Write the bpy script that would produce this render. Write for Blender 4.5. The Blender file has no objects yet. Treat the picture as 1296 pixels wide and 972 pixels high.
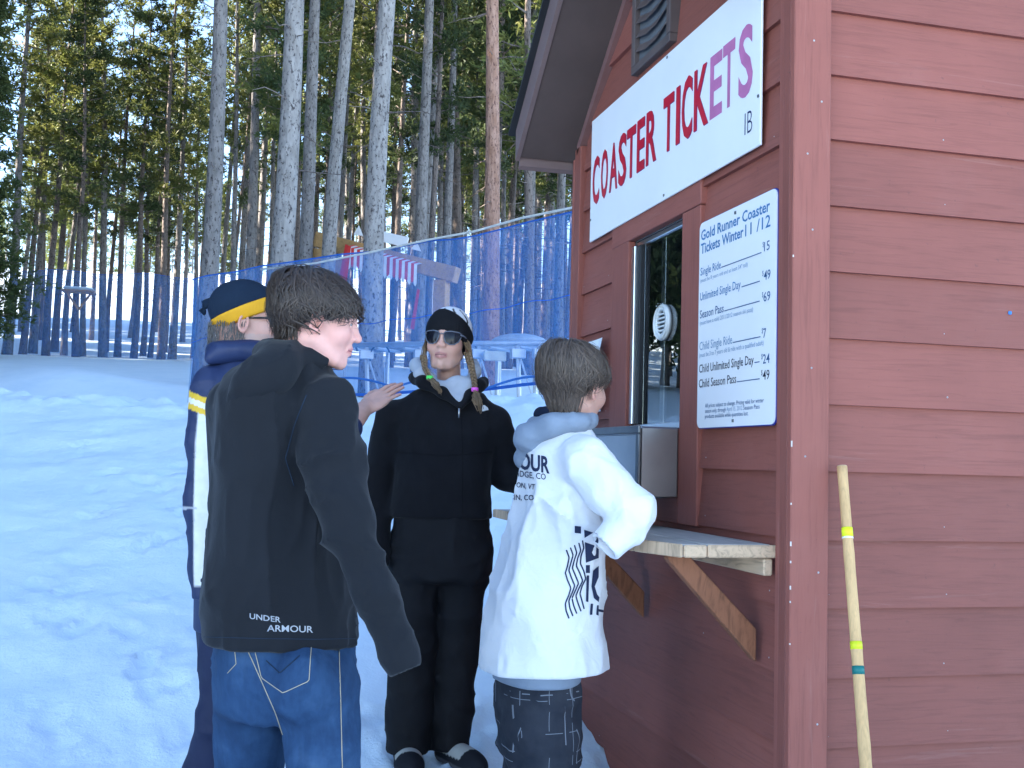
import bpy, bmesh, math, random
import numpy as np
from mathutils import Vector, Matrix, noise
from mathutils.bvhtree import BVHTree
random.seed(7); rng = np.random.default_rng(7)
scene = bpy.context.scene
COL = scene.collection
rad = math.radians

# ------------------------------------------------------------------ camera
FPX = 1400.0; YAW, PITCH, ROLL = .2536, .0685, .0262; CZ = 1.30
HEAD = np.array([math.sin(YAW), math.cos(YAW), 0.0]); ZUP = np.array([0, 0, 1.0])
SIDE = np.cross(HEAD, ZUP)
_fw = HEAD*math.cos(PITCH) + ZUP*math.sin(PITCH); _up = np.cross(SIDE, _fw)
RT = SIDE*math.cos(ROLL) + _up*math.sin(ROLL); UP = -SIDE*math.sin(ROLL) + _up*math.cos(ROLL); FW = _fw
CAM = np.array([0, 0, CZ])
def ray(px, py): return FW + RT*(px-648)/FPX - UP*(py-486)/FPX
def at(px, py, d): return CAM + ray(px, py)*d
def onx(px, py, X): v = ray(px, py); return CAM + v*(X/v[0])
def ony(px, py, Y): v = ray(px, py); return CAM + v*(Y/v[1])
cam_data = bpy.data.cameras.new('camera'); cam = bpy.data.objects.new('camera', cam_data); COL.objects.link(cam)
cam_data.sensor_width = 36; cam_data.lens = FPX/1296*36; cam_data.clip_start = .05; cam_data.clip_end = 2500
m = Matrix.Identity(4)
for i in range(3):
    m[i][0] = RT[i]; m[i][1] = UP[i]; m[i][2] = -FW[i]; m[i][3] = CAM[i]
cam.matrix_world = m
scene.camera = cam

# ------------------------------------------------------------------ sky, sun, exposure
SUN_EL = rad(24); SUN_LEFT = rad(90)          # the sun stands left of the view, low over the trees
sd = HEAD*math.cos(SUN_LEFT) - SIDE*math.sin(SUN_LEFT)
SUN = np.array([sd[0]*math.cos(SUN_EL), sd[1]*math.cos(SUN_EL), math.sin(SUN_EL)])
world = bpy.data.worlds.new('World'); scene.world = world; world.use_nodes = True
nt = world.node_tree; bg = nt.nodes['Background']
sky = nt.nodes.new('ShaderNodeTexSky'); sky.sky_type = 'NISHITA'; sky.sun_disc = False
sky.sun_elevation = SUN_EL; sky.sun_rotation = math.atan2(SUN[0], SUN[1])
sky.altitude = 2900; sky.air_density = 1.0; sky.dust_density = .25; sky.ozone_density = 1.2
nt.links.new(sky.outputs[0], bg.inputs[0]); bg.inputs[1].default_value = .115
sun_data = bpy.data.lights.new('sun', 'SUN'); sun_data.energy = 5.0; sun_data.angle = rad(.5); sun_data.color = (1, .93, .82)
sun = bpy.data.objects.new('sun', sun_data); COL.objects.link(sun)
sun.rotation_euler = Vector((-SUN[0], -SUN[1], -SUN[2])).to_track_quat('-Z', 'Y').to_euler()
sun.location = (0, 0, 30)
scene.view_settings.view_transform = 'Standard'; scene.view_settings.look = 'None'
scene.view_settings.exposure = 2.74; scene.view_settings.gamma = 1
scene.render.engine = 'CYCLES'
scene.cycles.use_denoising = True
scene.cycles.max_bounces = 6; scene.cycles.diffuse_bounces = 3; scene.cycles.glossy_bounces = 3
scene.cycles.transmission_bounces = 4; scene.cycles.transparent_max_bounces = 10
scene.cycles.caustics_reflective = False; scene.cycles.caustics_refractive = False

# ------------------------------------------------------------------ materials
MATS = {}
class N:
    """small node-graph helper"""
    def __init__(s, name):
        s.m = bpy.data.materials.new(name); s.m.use_nodes = True
        s.t = s.m.node_tree; s.b = s.t.nodes['Principled BSDF']; s.out = s.t.nodes['Material Output']; MATS[name] = s.m
    def n(s, typ, **kw):
        x = s.t.nodes.new(typ)
        for k, v in kw.items():
            if k.startswith('i_'):
                key = k[2:].replace('_', ' ')
                x.inputs[int(key) if key.isdigit() else key].default_value = v
            else: setattr(x, k, v)
        return x
    def l(s, a, b): s.t.links.new(a, b)
    def coord(s, scale=(1, 1, 1), which='Object', rot=(0, 0, 0)):
        c = s.n('ShaderNodeTexCoord'); mp = s.n('ShaderNodeMapping'); mp.inputs['Scale'].default_value = scale
        mp.inputs['Rotation'].default_value = rot
        s.l(c.outputs[which], mp.inputs['Vector']); return mp.outputs[0]
    def noise(s, vec, scale, detail=4, rough=.55, dist=0):
        x = s.n('ShaderNodeTexNoise'); x.inputs['Scale'].default_value = scale; x.inputs['Detail'].default_value = detail
        x.inputs['Roughness'].default_value = rough; x.inputs['Distortion'].default_value = dist
        if vec is not None: s.l(vec, x.inputs['Vector'])
        return x.outputs['Fac']
    def ramp(s, fac, stops):
        x = s.n('ShaderNodeValToRGB'); e = x.color_ramp.elements
        while len(e) < len(stops): e.new(.5)
        for i, (p, c) in enumerate(stops): e[i].position = p; e[i].color = (*c, 1)
        s.l(fac, x.inputs[0]); return x.outputs[0]
    def mix(s, fac, a, b, mode='MIX'):
        x = s.n('ShaderNodeMix', data_type='RGBA', blend_type=mode)
        for v, k in ((fac, 0), (a, 6), (b, 7)):
            if hasattr(v, 'is_linked'): s.l(v, x.inputs[k])
            elif k == 0: x.inputs[0].default_value = v
            else: x.inputs[k].default_value = (*v, 1)
        return x.outputs[2]
    def bump(s, h, strength, dist=.01, normal=None):
        x = s.n('ShaderNodeBump'); x.inputs['Strength'].default_value = strength; x.inputs['Distance'].default_value = dist
        s.l(h, x.inputs['Height'])
        if normal is not None: s.l(normal, x.inputs['Normal'])
        return x.outputs[0]
    def set(s, col=None, rough=.6, spec=.5, metal=0, nrm=None):
        if col is not None:
            if hasattr(col, 'is_linked'): s.l(col, s.b.inputs['Base Color'])
            else: s.b.inputs['Base Color'].default_value = (*col, 1)
        if hasattr(rough, 'is_linked'): s.l(rough, s.b.inputs['Roughness'])
        else: s.b.inputs['Roughness'].default_value = rough
        s.b.inputs['Specular IOR Level'].default_value = spec; s.b.inputs['Metallic'].default_value = metal
        if nrm is not None: s.l(nrm, s.b.inputs['Normal'])
        return s.m

def simple(name, col, rough=.6, spec=.4, metal=0, var=.15, scale=8, bump=0, bscale=60, bdist=.002):
    k = N(name); v = k.coord()
    f = k.noise(v, scale, 4)
    c = k.ramp(f, [(.3, tuple(x*(1-var) for x in col)), (.7, tuple(min(1, x*(1+var)) for x in col))])
    nr = k.bump(k.noise(v, bscale, 3), bump, bdist) if bump else None
    return k.set(c, rough, spec, metal, nr)

def paint_wood(name, col, axis):
    # painted rough-sawn wood, grain along one axis ('x','y','z')
    k = N(name)
    sc = {'x': (1.2, 14, 22), 'y': (14, 1.2, 22), 'z': (20, 20, 1.2)}[axis]
    info = k.n('ShaderNodeObjectInfo')
    c0 = k.n('ShaderNodeTexCoord'); add = k.n('ShaderNodeVectorMath', operation='ADD')
    sc2 = k.n('ShaderNodeVectorMath', operation='SCALE'); sc2.inputs[0].default_value = (7.3, 3.1, 5.7); k.l(info.outputs['Random'], sc2.inputs['Scale'])
    k.l(c0.outputs['Object'], add.inputs[0]); k.l(sc2.outputs[0], add.inputs[1])
    mp = k.n('ShaderNodeMapping'); mp.inputs['Scale'].default_value = sc; k.l(add.outputs[0], mp.inputs[0])
    grain = k.noise(mp.outputs[0], 3.0, 6, .65, 1.2)
    blot = k.noise(add.outputs[0], 2.2, 5, .6)
    fine = k.noise(add.outputs[0], 90, 2)
    c1 = k.ramp(blot, [(.25, tuple(x*.86 for x in col)), (.55, col), (.8, (col[0]*1.08, col[1]*1.22, col[2]*1.28))])
    st = k.noise(mp.outputs[0], 1.1, 5, .7, .6); c1 = k.mix(k.ramp(st, [(.62, (0, 0, 0)), (.80, (.45, .45, .45))]), c1, (.40, .22, .19)); sp = k.noise(add.outputs[0], 38, 3, .7); c1 = k.mix(k.ramp(sp, [(.68, (0, 0, 0)), (.76, (.55, .55, .55))]), c1, (.12, .05, .045))
    c2 = k.mix(.42, c1, k.ramp(grain, [(.32, (.62, .60, .60)), (.5, (1, 1, 1)), (.75, (1.12, 1.1, 1.1))]), 'MULTIPLY')
    hv = k.n('ShaderNodeHueSaturation'); k.l(c2, hv.inputs['Color'])
    mr = k.n('ShaderNodeMapRange'); mr.inputs[3].default_value = .85; mr.inputs[4].default_value = 1.10; k.l(info.outputs['Random'], mr.inputs[0]); k.l(mr.outputs[0], hv.inputs['Value'])
    b1 = k.bump(grain, .35, .004); b2 = k.bump(fine, .25, .0012, b1)
    return k.set(hv.outputs[0], .62, .35, 0, b2)

RED = (.268, .083, .060)
paint_wood('red_x', RED, 'x'); paint_wood('red_y', RED, 'y'); paint_wood('red_z', RED, 'z')
def raw_wood(name, col, sc, dark=.5):
    k = N(name); v = k.coord(sc); g = k.noise(v, 4, 6, .6, 1.5); bl = k.noise(k.coord(), 5, 3)
    kn = k.n('ShaderNodeTexVoronoi'); kn.inputs['Scale'].default_value = 1.1; k.l(v, kn.inputs['Vector'])
    c = k.ramp(g, [(.28, tuple(x*dark for x in col)), (.5, col), (.8, tuple(x*1.15 for x in col))])
    c = k.mix(.5, c, k.ramp(bl, [(.3, (.75, .72, .7)), (.7, (1.1, 1.1, 1.1))]), 'MULTIPLY')
    c = k.mix(k.ramp(kn.outputs['Distance'], [(.0, (1, 1, 1)), (.16, (0, 0, 0))]), c, (.05, .03, .02))
    return k.set(c, .7, .3, 0, k.bump(g, .3, .002))
raw_wood('pine_y', (.60, .42, .27), (10, 1, 10)); raw_wood('pine_gray', (.46, .43, .38), (14, 1, 14), .75)
raw_wood('cedar', (.27, .105, .052), (9, 9, 2.2), .55); raw_wood('timber', (.46, .27, .11), (2, 2, 2), .7)
raw_wood('bamboo', (.68, .42, .19), (20, 20, 1.2), .82)
simple('white_sign', (.80, .80, .80), .32, .5, var=.03, scale=3)
simple('red_letter', (.52, .012, .035), .4, .4, var=.12, scale=20); simple('faded_letter', (.50, .16, .33), .45, .4, var=.12, scale=14)
simple('purple_edge', (.16, .02, .16), .5); simple('price_ink', (.03, .10, .22), .5, var=.1); simple('price_faint', (.22, .33, .46), .5)
simple('dark_ink', (.012, .016, .035), .6); simple('navy_ink', (.015, .03, .09), .7)
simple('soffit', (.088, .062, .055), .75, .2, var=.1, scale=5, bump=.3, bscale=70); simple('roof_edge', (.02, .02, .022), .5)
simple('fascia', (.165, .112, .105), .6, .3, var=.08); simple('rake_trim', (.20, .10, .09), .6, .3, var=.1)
simple('aluminium', (.78, .80, .82), .3, .5, 1, .05); simple('steel_panel', (.40, .40, .41), .30, .5, 1, .12, 4, .1, 30)
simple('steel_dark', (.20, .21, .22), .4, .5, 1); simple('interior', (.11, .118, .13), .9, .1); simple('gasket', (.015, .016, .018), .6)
simple('louvre', (.10, .075, .07), .55, .4); simple('nail', (.42, .41, .40), .45, .5, .6); simple('grille_plastic', (.62, .64, .63), .4, .5)
simple('tape_yellow', (.75, .80, .02), .45); simple('tape_green', (.01, .16, .14), .45); simple('paper', (.82, .83, .84), .7)
simple('blue_dot', (.02, .2, .6), .5); simple('bare_wood_chip', (.70, .62, .55), .8)
k = N('glass'); k.b.inputs['Base Color'].default_value = (.85, .9, .9, 1); k.b.inputs['Transmission Weight'].default_value = 1; k.b.inputs['Roughness'].default_value = 0; k.b.inputs['IOR'].default_value = 1.9

# ------------------------------------------------------------------ mesh and object helpers
def new_mesh(name, V, F, mats=(), smooth=False, mi=None):
    me = bpy.data.meshes.new(name)
    me.from_pydata([tuple(map(float, v)) for v in V], [], [tuple(int(i) for i in f) for f in F])
    for mm in mats: me.materials.append(MATS[mm] if isinstance(mm, str) else mm)
    if mi is not None: me.polygons.foreach_set('material_index', np.asarray(mi, dtype=np.int32))
    if smooth: me.polygons.foreach_set('use_smooth', np.ones(len(me.polygons), dtype=bool))
    me.update(); return me
def link(name, data, parent=None, loc=None):
    o = bpy.data.objects.new(name, data); COL.objects.link(o)
    if parent is not None: o.parent = parent
    if loc is not None: o.location = loc
    return o
def obj(name, V, F, mat, parent=None, smooth=False):
    return link(name, new_mesh(name, V, F, [mat], smooth), parent)
def thing(name, label, cat, group=None, loc=(0, 0, 0)):
    o = link(name, None, None, loc); return tag(o, label, cat, group)
def tag(o, label, cat, group=None):
    o['label'] = label; o['category'] = cat
    if group: o['group'] = group
    return o
def structure(o): o['kind'] = 'structure'; return o
def stuff(o): o['kind'] = 'stuff'; return o
class MB:
    def __init__(s): s.V = []; s.F = []; s.M = []
    def add(s, V, F, mi=0):
        b = len(s.V); s.V += [tuple(v) for v in V]; s.F += [tuple(i+b for i in f) for f in F]; s.M += [mi]*len(F)
    def box(s, lo, hi, mi=0):
        (a, b, c), (d, e, f) = lo, hi
        s.add([(a, b, c), (d, b, c), (d, e, c), (a, e, c), (a, b, f), (d, b, f), (d, e, f), (a, e, f)],
              [(0, 3, 2, 1), (4, 5, 6, 7), (0, 1, 5, 4), (1, 2, 6, 5), (2, 3, 7, 6), (3, 0, 4, 7)], mi)
    def tube(s, pts, r, n=8, mi=0, caps=True):
        pts = [np.array(p, float) for p in pts]; R = r if hasattr(r, '__len__') else [r]*len(pts)
        V = []; F = []; ref = None
        for i, p in enumerate(pts):
            t = pts[min(i+1, len(pts)-1)] - pts[max(i-1, 0)]; t = t/(np.linalg.norm(t)+1e-9)
            if ref is None: ref = np.array([0, 0, 1.]) if abs(t[2]) < .9 else np.array([1., 0, 0])
            a = np.cross(t, ref); a /= np.linalg.norm(a)+1e-9; b = np.cross(t, a); ref = -b if False else ref
            for j in range(n):
                w = 2*math.pi*j/n; V.append(p + R[i]*(a*math.cos(w)+b*math.sin(w)))
        for i in range(len(pts)-1):
            for j in range(n):
                k2 = (j+1) % n; F.append((i*n+j, i*n+k2, (i+1)*n+k2, (i+1)*n+j))
        if caps:
            F.append(tuple(range(n-1, -1, -1))); F.append(tuple((len(pts)-1)*n+j for j in range(n)))
        s.add(V, [tuple(reversed(f)) for f in F], mi)
    def make(s, name, mats, parent=None, smooth=False):
        return link(name, s.mesh(name, mats, smooth), parent)
    def mesh(s, name, mats, smooth=False):
        return new_mesh(name, s.V, s.F, [mats] if isinstance(mats, str) else mats, smooth, s.M)
def bevel_mesh(me, w, seg=1):
    bm = bmesh.new(); bm.from_mesh(me)
    bmesh.ops.bevel(bm, geom=bm.edges[:], offset=w, segments=seg, affect='EDGES', profile=.6)
    bm.to_mesh(me); bm.free(); return me
def box_obj(name, lo, hi, mat, parent=None, bev=.003):
    b = MB(); lo2 = [min(x, y) for x, y in zip(lo, hi)]; hi2 = [max(x, y) for x, y in zip(lo, hi)]
    b.box(lo2, hi2); me = b.mesh(name, mat)
    if bev: bevel_mesh(me, bev)
    return link(name, me, parent)
def beam_obj(name, a, b, w, t, mat, parent=None, ref=(0, 0, 1), bev=.003):
    # a rectangular bar between two points, w across, t along the reference direction
    a = np.array(a, float); b = np.array(b, float); d = b-a; L = np.linalg.norm(d); d /= L
    u = np.cross(d, np.array(ref, float)); u /= np.linalg.norm(u); v = np.cross(u, d)
    mb = MB(); mb.box((-w/2, -t/2, 0), (w/2, t/2, L)); me = mb.mesh(name, mat)
    if bev: bevel_mesh(me, bev)
    o = link(name, me, parent); M4 = Matrix.Identity(4)
    for i in range(3): M4[i][0] = u[i]; M4[i][1] = v[i]; M4[i][2] = d[i]; M4[i][3] = a[i]
    o.matrix_local = M4; return o
def prism_obj(name, poly, lo, hi, axis, mat, parent=None, bev=.002):
    # polygon in the two other axes extruded along axis from lo to hi
    n = len(poly); V = []
    for h in (lo, hi):
        for p, q in poly:
            V.append({'x': (h, p, q), 'y': (p, h, q), 'z': (p, q, h)}[axis])
    F = [tuple(range(n)), tuple(range(2*n-1, n-1, -1))]+[(i, n+i, n+(i+1) % n, (i+1) % n) for i in range(n)]
    me = new_mesh(name, V, F, [mat]); bm = bmesh.new(); bm.from_mesh(me)
    bmesh.ops.recalc_face_normals(bm, faces=bm.faces[:])
    if bev: bmesh.ops.bevel(bm, geom=bm.edges[:], offset=bev, segments=1, affect='EDGES')
    bm.to_mesh(me); bm.free(); return link(name, me, parent)

# ------------------------------------------------------------------ lettering (glyph outlines turned into meshes, all at once)
_texts = {}
def want(key, s, offset=0.0, shear=0.0, res=3):
    c = bpy.data.curves.new(key, 'FONT'); c.body = s; c.size = 1; c.offset = offset; c.shear = shear; c.resolution_u = res
    o = bpy.data.objects.new(key, c); COL.objects.link(o); _texts[key] = o
def collect_texts():
    dg = bpy.context.evaluated_depsgraph_get(); res = {}
    for kx, o in _texts.items():
        me = bpy.data.meshes.new_from_object(o.evaluated_get(dg))
        V = np.array([v.co[:2] for v in me.vertices]) if len(me.vertices) else np.zeros((0, 2))
        F = [tuple(p.vertices) for p in me.polygons]
        bpy.data.meshes.remove(me); res[kx] = (V, F)
    for o in list(_texts.values()):
        c = o.data; bpy.data.objects.remove(o); bpy.data.curves.remove(c)
    return res
LETTERS = 'COASTERTICKETS'
for ch in set(LETTERS): want('big_'+ch, ch, .022)
PRICE = {'p1': ('Gold Runner Coaster', .018), 'p2': ('Tickets Winter', .018), 'p2b': ('11 /12', .006), 'p3': ('Single Ride', .004), 'p3s': ('(must be 8 years old and at least 54" tall)', .003),
 'p4': ('Unlimited Single Day', .004), 'p5': ('Season Pass', .004), 'p5s': ('(must have a valid 2011/2012 season ski pass)', .003), 'p6': ('Child Single Ride', .004),
 'p6s': ('(must be 3 to 7 years old & ride with a qualified adult)', .003), 'p7': ('Child Unlimited Single Day', .004), 'p8': ('Child Season Pass', .004),
 'p9': ('All prices subject to change. Pricing valid for winter', .003), 'p10': ('season only, through', .003), 'p10b': ('April 15, 2012', 0), 'p10c': ('Season Pass', .003), 'p11': ('products available while quantities last.', .003),
 'v15': ('15', .004), 'v49': ('49', .004), 'v69': ('69', .004), 'v7': ('7', .004), 'v24': ('24', .004), 'vd': ('$', .0)}
for kx, (s, of) in PRICE.items(): want(kx, s, of, 0, 2)
want('shirt1', 'YOUR', .03); want('shirt2', 'BRECKENRIDGE, CO', .01); want('shirt3', 'KILLINGTON, VT', .01, .15); want('shirt4', 'ARAPAHOE BASIN, CO', .01)
want('chest_a', 'TOUR', .05); want('chest_b', 'THE', .04)
want('brand1', 'UNDER', .012); want('brand2', 'ARMOUR', .012); want('mark_i', 'I', -.01); want('mark_b', 'B', -.012); want('tape', '2.0')
TXT = collect_texts()
def fit_text(key, w, h=None):
    """glyph mesh scaled into a w x h box with its lower left corner at 0,0"""
    V, F = TXT[key]; lo = V.min(0); sz = V.max(0)-lo
    sx = w/sz[0]; sy = (h/sz[1]) if h else sx
    return (V-lo)*np.array([sx, sy]), F

# ------------------------------------------------------------------ terrain
def sstep(x, a, b):
    t = np.clip((x-a)/(b-a), 0, 1); return t*t*(3-2*t)
_ps = np.array([-60, -8, -2, 0, 2.75, 3.5, 4.1, 5.5, 9.0, 10.6, 11.2, 12.0, 13.5, 16.8, 20, 26, 38, 50, 58, 64, 90, 96, 112, 150, 260, 420, 900])
_pz = np.array([-1.6, -.35, -.10, -.05, 0, .08, .17, .50, 1.30, 1.70, 1.78, 1.58, 1.74, 2.32, 2.78, 3.38, 4.45, 6.35, 7.85, 8.9, 15.6, 16.6, 15.4, 18, 30, 50, 110])
def ground_base(x, y):
    x = np.asarray(x, float); y = np.asarray(y, float)
    s = x*HEAD[0]+y*HEAD[1]; t = x*SIDE[0]+y*SIDE[1]
    se = np.where(s > 0, np.sqrt(s*s+(.55*np.minimum(t+2, 0))**2), s)
    z = np.interp(se, _ps, _pz)
    z = z + .20*sstep(t, -1.2, 1.2)*sstep(s, 7, 10)*(1-sstep(s, 13, 17))
    z = z + .30*np.exp(-(((t+6.4)/1.3)**2+((s-15.6)/.9)**2))+.12*np.exp(-(((t+3.9)/1.6)**2+((s-14.8)/.8)**2))
    # the booth stands on a trodden flat
    z = z*(1-.8*np.exp(-(((x-2.6)/1.3)**2+((y-3.6)/1.5)**2)))
    return z
def gz(x, y): return float(ground_base(x, y))
def ground_mesh():
    radii = np.concatenate([np.linspace(.25, 3.4, 22), np.arange(3.5, 13.5, .055), 13.5*(900/13.5)**(np.linspace(0, 1, 90))])
    base = math.atan2(HEAD[1], HEAD[0])
    ang = np.concatenate([np.arange(-31, 29, .28), np.arange(29, 329, 3.0)])*-math.pi/180 + base
    A, Rr = np.meshgrid(ang, radii); X = Rr*np.cos(A); Y = Rr*np.sin(A)
    Z = ground_base(X, Y)
    s = X*HEAD[0]+Y*HEAD[1]; t = X*SIDE[0]+Y*SIDE[1]
    near = (1-sstep(Rr, 13, 16))*sstep(Rr, 1.5, 3.2)
    out = Z.copy(); it = np.argwhere(near > 0)
    for i, j in it:
        p = Vector((X[i, j], Y[i, j], 0)); si = s[i, j]
        rough = 1.0 if si < 10.9 else .25
        edge = math.exp(-((si-10.9)/.45)**2)
        v = noise.noise(p*1.1)*.05 + noise.noise(p*3.1+Vector((5, 1, 0)))*.020*rough + abs(noise.noise(p*7.0))*.014*rough
        v += noise.noise(p*15)*.009*rough + abs(noise.noise(p*27))*.006*rough + edge*(abs(noise.noise(p*2.3))*.14 + abs(noise.noise(p*6))*.08)
        out[i, j] += v*near[i, j]
    rs = np.random.default_rng(31)
    for q in range(170):                       # boot prints trodden into the slope
        ss = 3.2+6.3*rs.random()**1.2; tt = rs.uniform(-.42, .12)*ss; a = rs.normal(.3, .7); c_, s_ = math.cos(a), math.sin(a); L, W, dp = rs.uniform(.11, .15), rs.uniform(.045, .06), rs.uniform(.012, .035)
        ds = s-ss; dt = t-tt; m_ = (np.abs(ds) < .4) & (np.abs(dt) < .4); u = (ds*c_+dt*s_)/L; w = (-ds*s_+dt*c_)/W; r2 = u**4+w**4
        out -= np.where(m_, dp*np.exp(-r2)-dp*.55*np.exp(-((np.sqrt(np.sqrt(r2)+1e-6)-1.25)/.22)**2), 0)
    far = sstep(Rr, 30, 60)
    for i, j in np.argwhere((far > 0)):
        p = Vector((X[i, j], Y[i, j], 0))*.03
        out[i, j] += noise.noise(p)*1.0*far[i, j]*min(1, Rr[i, j]/120)
    nr, na = X.shape; V = np.stack([X, Y, out], -1).reshape(-1, 3)
    idx = np.arange(nr*na).reshape(nr, na); nx = np.roll(idx, -1, 1)
    F = np.stack([idx[:-1], nx[:-1], nx[1:], idx[1:]], -1).reshape(-1, 4)
    V = np.vstack([V, [[0, 0, gz(0, 0)]]]); c = len(V)-1
    F = [tuple(f) for f in F]+[(idx[0, j], c, idx[0, (j+1) % na]) for j in range(na)]
    F = [tuple(reversed(f)) for f in F]
    me = new_mesh('snow_ground', V, F, ['snow'], True)
    if me.polygons[100].normal.z < 0: me.flip_normals()
    return me
k = N('snow'); v = k.coord()
f1 = k.noise(v, 2.2, 6, .6); f2 = k.noise(v, 16, 5, .65); f3 = k.noise(v, 70, 3)
c = k.ramp(f1, [(.3, (.71, .83, .90)), (.6, (.78, .88, .94))])
b1 = k.bump(f1, .3, .05); b2 = k.bump(f2, .5, .018, b1); b3 = k.bump(f3, .5, .006, b2)
k.set(c, .75, .25, 0, b3)
snow_ground = structure(link('snow_ground', ground_mesh()))

# ------------------------------------------------------------------ ticket booth
BX, BY = 1.5, 2.717           # front wall plane x = BX, side wall plane y = BY
FY = 4.68                     # far end of the front wall
ZS = lambda y: 2.729+.787*(4.646-y) if y > 3.70 else 2.729+.787*(4.646-(7.40-y))
booth = thing('ticket_booth', 'barn red clapboard ticket booth with a gabled roof and serving window', 'booth', loc=(2.4, 3.7, 0))
BO = np.array([2.4, 3.7, 0])
def bsub(p): return tuple(np.array(p, float)-BO)
def bbox_(name, lo, hi, mat, bev=.003, parent=None):
    return box_obj(name, bsub(lo), bsub(hi), mat, parent or booth, bev)
XR = 3.9                       # right end of the side wall
# inner shell with the window opening
W0, W1, WZ0, WZ1 = 3.48, 4.00, 1.425, 2.155
def shell():
    mb = MB(); x0, x1 = BX+.02, BX+.09
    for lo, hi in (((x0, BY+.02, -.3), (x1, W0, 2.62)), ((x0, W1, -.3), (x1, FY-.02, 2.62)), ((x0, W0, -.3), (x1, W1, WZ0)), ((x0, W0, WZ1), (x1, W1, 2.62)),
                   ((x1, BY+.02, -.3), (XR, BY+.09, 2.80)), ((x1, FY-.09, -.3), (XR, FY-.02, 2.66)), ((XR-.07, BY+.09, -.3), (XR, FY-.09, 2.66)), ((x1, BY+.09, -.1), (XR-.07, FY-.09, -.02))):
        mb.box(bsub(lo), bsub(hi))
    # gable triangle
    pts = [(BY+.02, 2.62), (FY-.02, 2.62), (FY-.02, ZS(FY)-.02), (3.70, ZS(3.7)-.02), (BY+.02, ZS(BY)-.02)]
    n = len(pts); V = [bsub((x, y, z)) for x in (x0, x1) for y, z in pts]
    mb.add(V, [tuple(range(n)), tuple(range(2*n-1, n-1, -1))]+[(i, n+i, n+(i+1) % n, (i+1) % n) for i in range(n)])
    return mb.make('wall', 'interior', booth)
shell()
CB = .0                        # siding
def siding(wall, u0, u1, z0, u0t=None, u1t=None, zt=None):
    """one lapped clapboard; u runs along the wall; u0t/u1t: ends at its top edge (gable cut)"""
    u0t = u0 if u0t is None else u0t; u1t = u1 if u1t is None else u1t
    z1 = z0+.203 if zt is None else zt
    w = random.uniform(-.0012, .0012); dz = random.uniform(-.0015, .0015)
    prof = [(.020, z0+dz), (-.004+w, z0+dz), (-.0035+w, z0+dz+.004), (.013, z1), (.020, z1)]
    def P(u, n, z): return bsub((BX+n, u, z) if wall == 'front' else (u, BY+n, z))
    V = []
    for a, b in ((u0, u0t), (u1, u1t)):
        for n, z in prof:
            f = (z-z0)/(z1-z0); V.append(P(a+(b-a)*f, n, z))
    F = [(0, 1, 2, 3, 4), (9, 8, 7, 6, 5)]+[(i, 5+i, 5+(i+1) % 5, (i+1) % 5) for i in range(5)]
    me = new_mesh('siding_board', V, F, ['red_y' if wall == 'front' else 'red_x'])
    bm = bmesh.new(); bm.from_mesh(me); bmesh.ops.recalc_face_normals(bm, faces=bm.faces[:]); bm.to_mesh(me); bm.free()
    return link('siding_board', me, booth)
ZB = [.1835*0+ .550-.185*4+.185*i for i in range(0, 19)]
for z in ZB:                                    # side wall
    if z < 2.70: siding('side', 1.589, XR-.02, z, zt=min(z+.203, 2.83))
TR = 3.330                                      # right trim outer edge
for z in ZB:
    zt = z+.185
    if z < 2.5:
        if z > 1.1 and z < 2.15:
            siding('front', 2.785, TR, z); siding('front', 4.185, FY-.075, z)
        else: siding('front', 2.785, FY-.075, z)
    else:                                       # gable boards, cut along the rake
        def ends(zz):
            if zz < 2.70: return 2.785, FY-.075
            d = (zz-2.729)/.787; return max(2.754+d, 2.72), min(4.646-d, FY-.04)
        a0, b0 = ends(z); a1, b1 = ends(z+.19)
        if b1-a1 > .05: siding('front', a0, b0, z, a1, b1, z+.19)
# corner boards: two boards at each corner
bbox_('corner_board', (BX-.022, 2.716, -.3), (BX+.02, 2.757, 2.66), 'red_z'); bbox_('corner_board', (BX-.018, 2.759, -.3), (BX+.02, 2.786, 2.66), 'red_z')
bbox_('corner_board', (BX-.0235, 2.690, -.3), (1.590, 2.7145, 2.80), 'red_z')
bbox_('corner_board', (BX-.020, FY-.078, -.3), (BX+.02, FY+.004, 2.70), 'red_z'); bbox_('corner_board', (BX-.022, FY+.006, -.3), (BX+.09, FY+.028, 2.66), 'red_z')
# nails on the siding
def nails():
    mb = MB()
    def disc(p, n, r=.0032):
        p = np.array(p, float); n = np.array(n, float); a = np.cross(n, (0, 0, 1)); b = np.array((0, 0, 1.))
        V = [bsub(p+r*(a*math.cos(w)+b*math.sin(w))+n*.0005) for w in np.linspace(0, 2*math.pi, 7)[:-1]]+[bsub(p+n*.0022)]
        mb.add(V, [(i, (i+1) % 6, 6) for i in range(6)])
    for z in ZB:
        for x in (1.606, 1.972, 2.36, 2.75, 3.15):
            if z < 2.6 and random.random() < (.75 if x > 1.7 else .3): disc((x+random.uniform(-.007, .007), BY-.0012, z+.034+random.uniform(-.005, .005)), (0, -1, 0), random.choice((.0020, .0026, .0030))*(.6 if x < 1.7 else 1))
        for y in (2.845, 3.28, 4.25, 4.57):
            if z < 2.5 and random.random() < .6: disc((BX-.0012, y, z+.034), (-1, 0, 0), .0026)
    for z in (2.48, 2.31, 2.16, 1.95, 1.57, .62, 1.02, 1.33): disc((random.choice((1.518, 1.535, 1.56)), 2.690, z), (0, -1, 0))
    return stuff(mb.make('nails', 'nail', booth))
nails()
mb = MB()                                        # chipped paint along the corner
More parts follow.
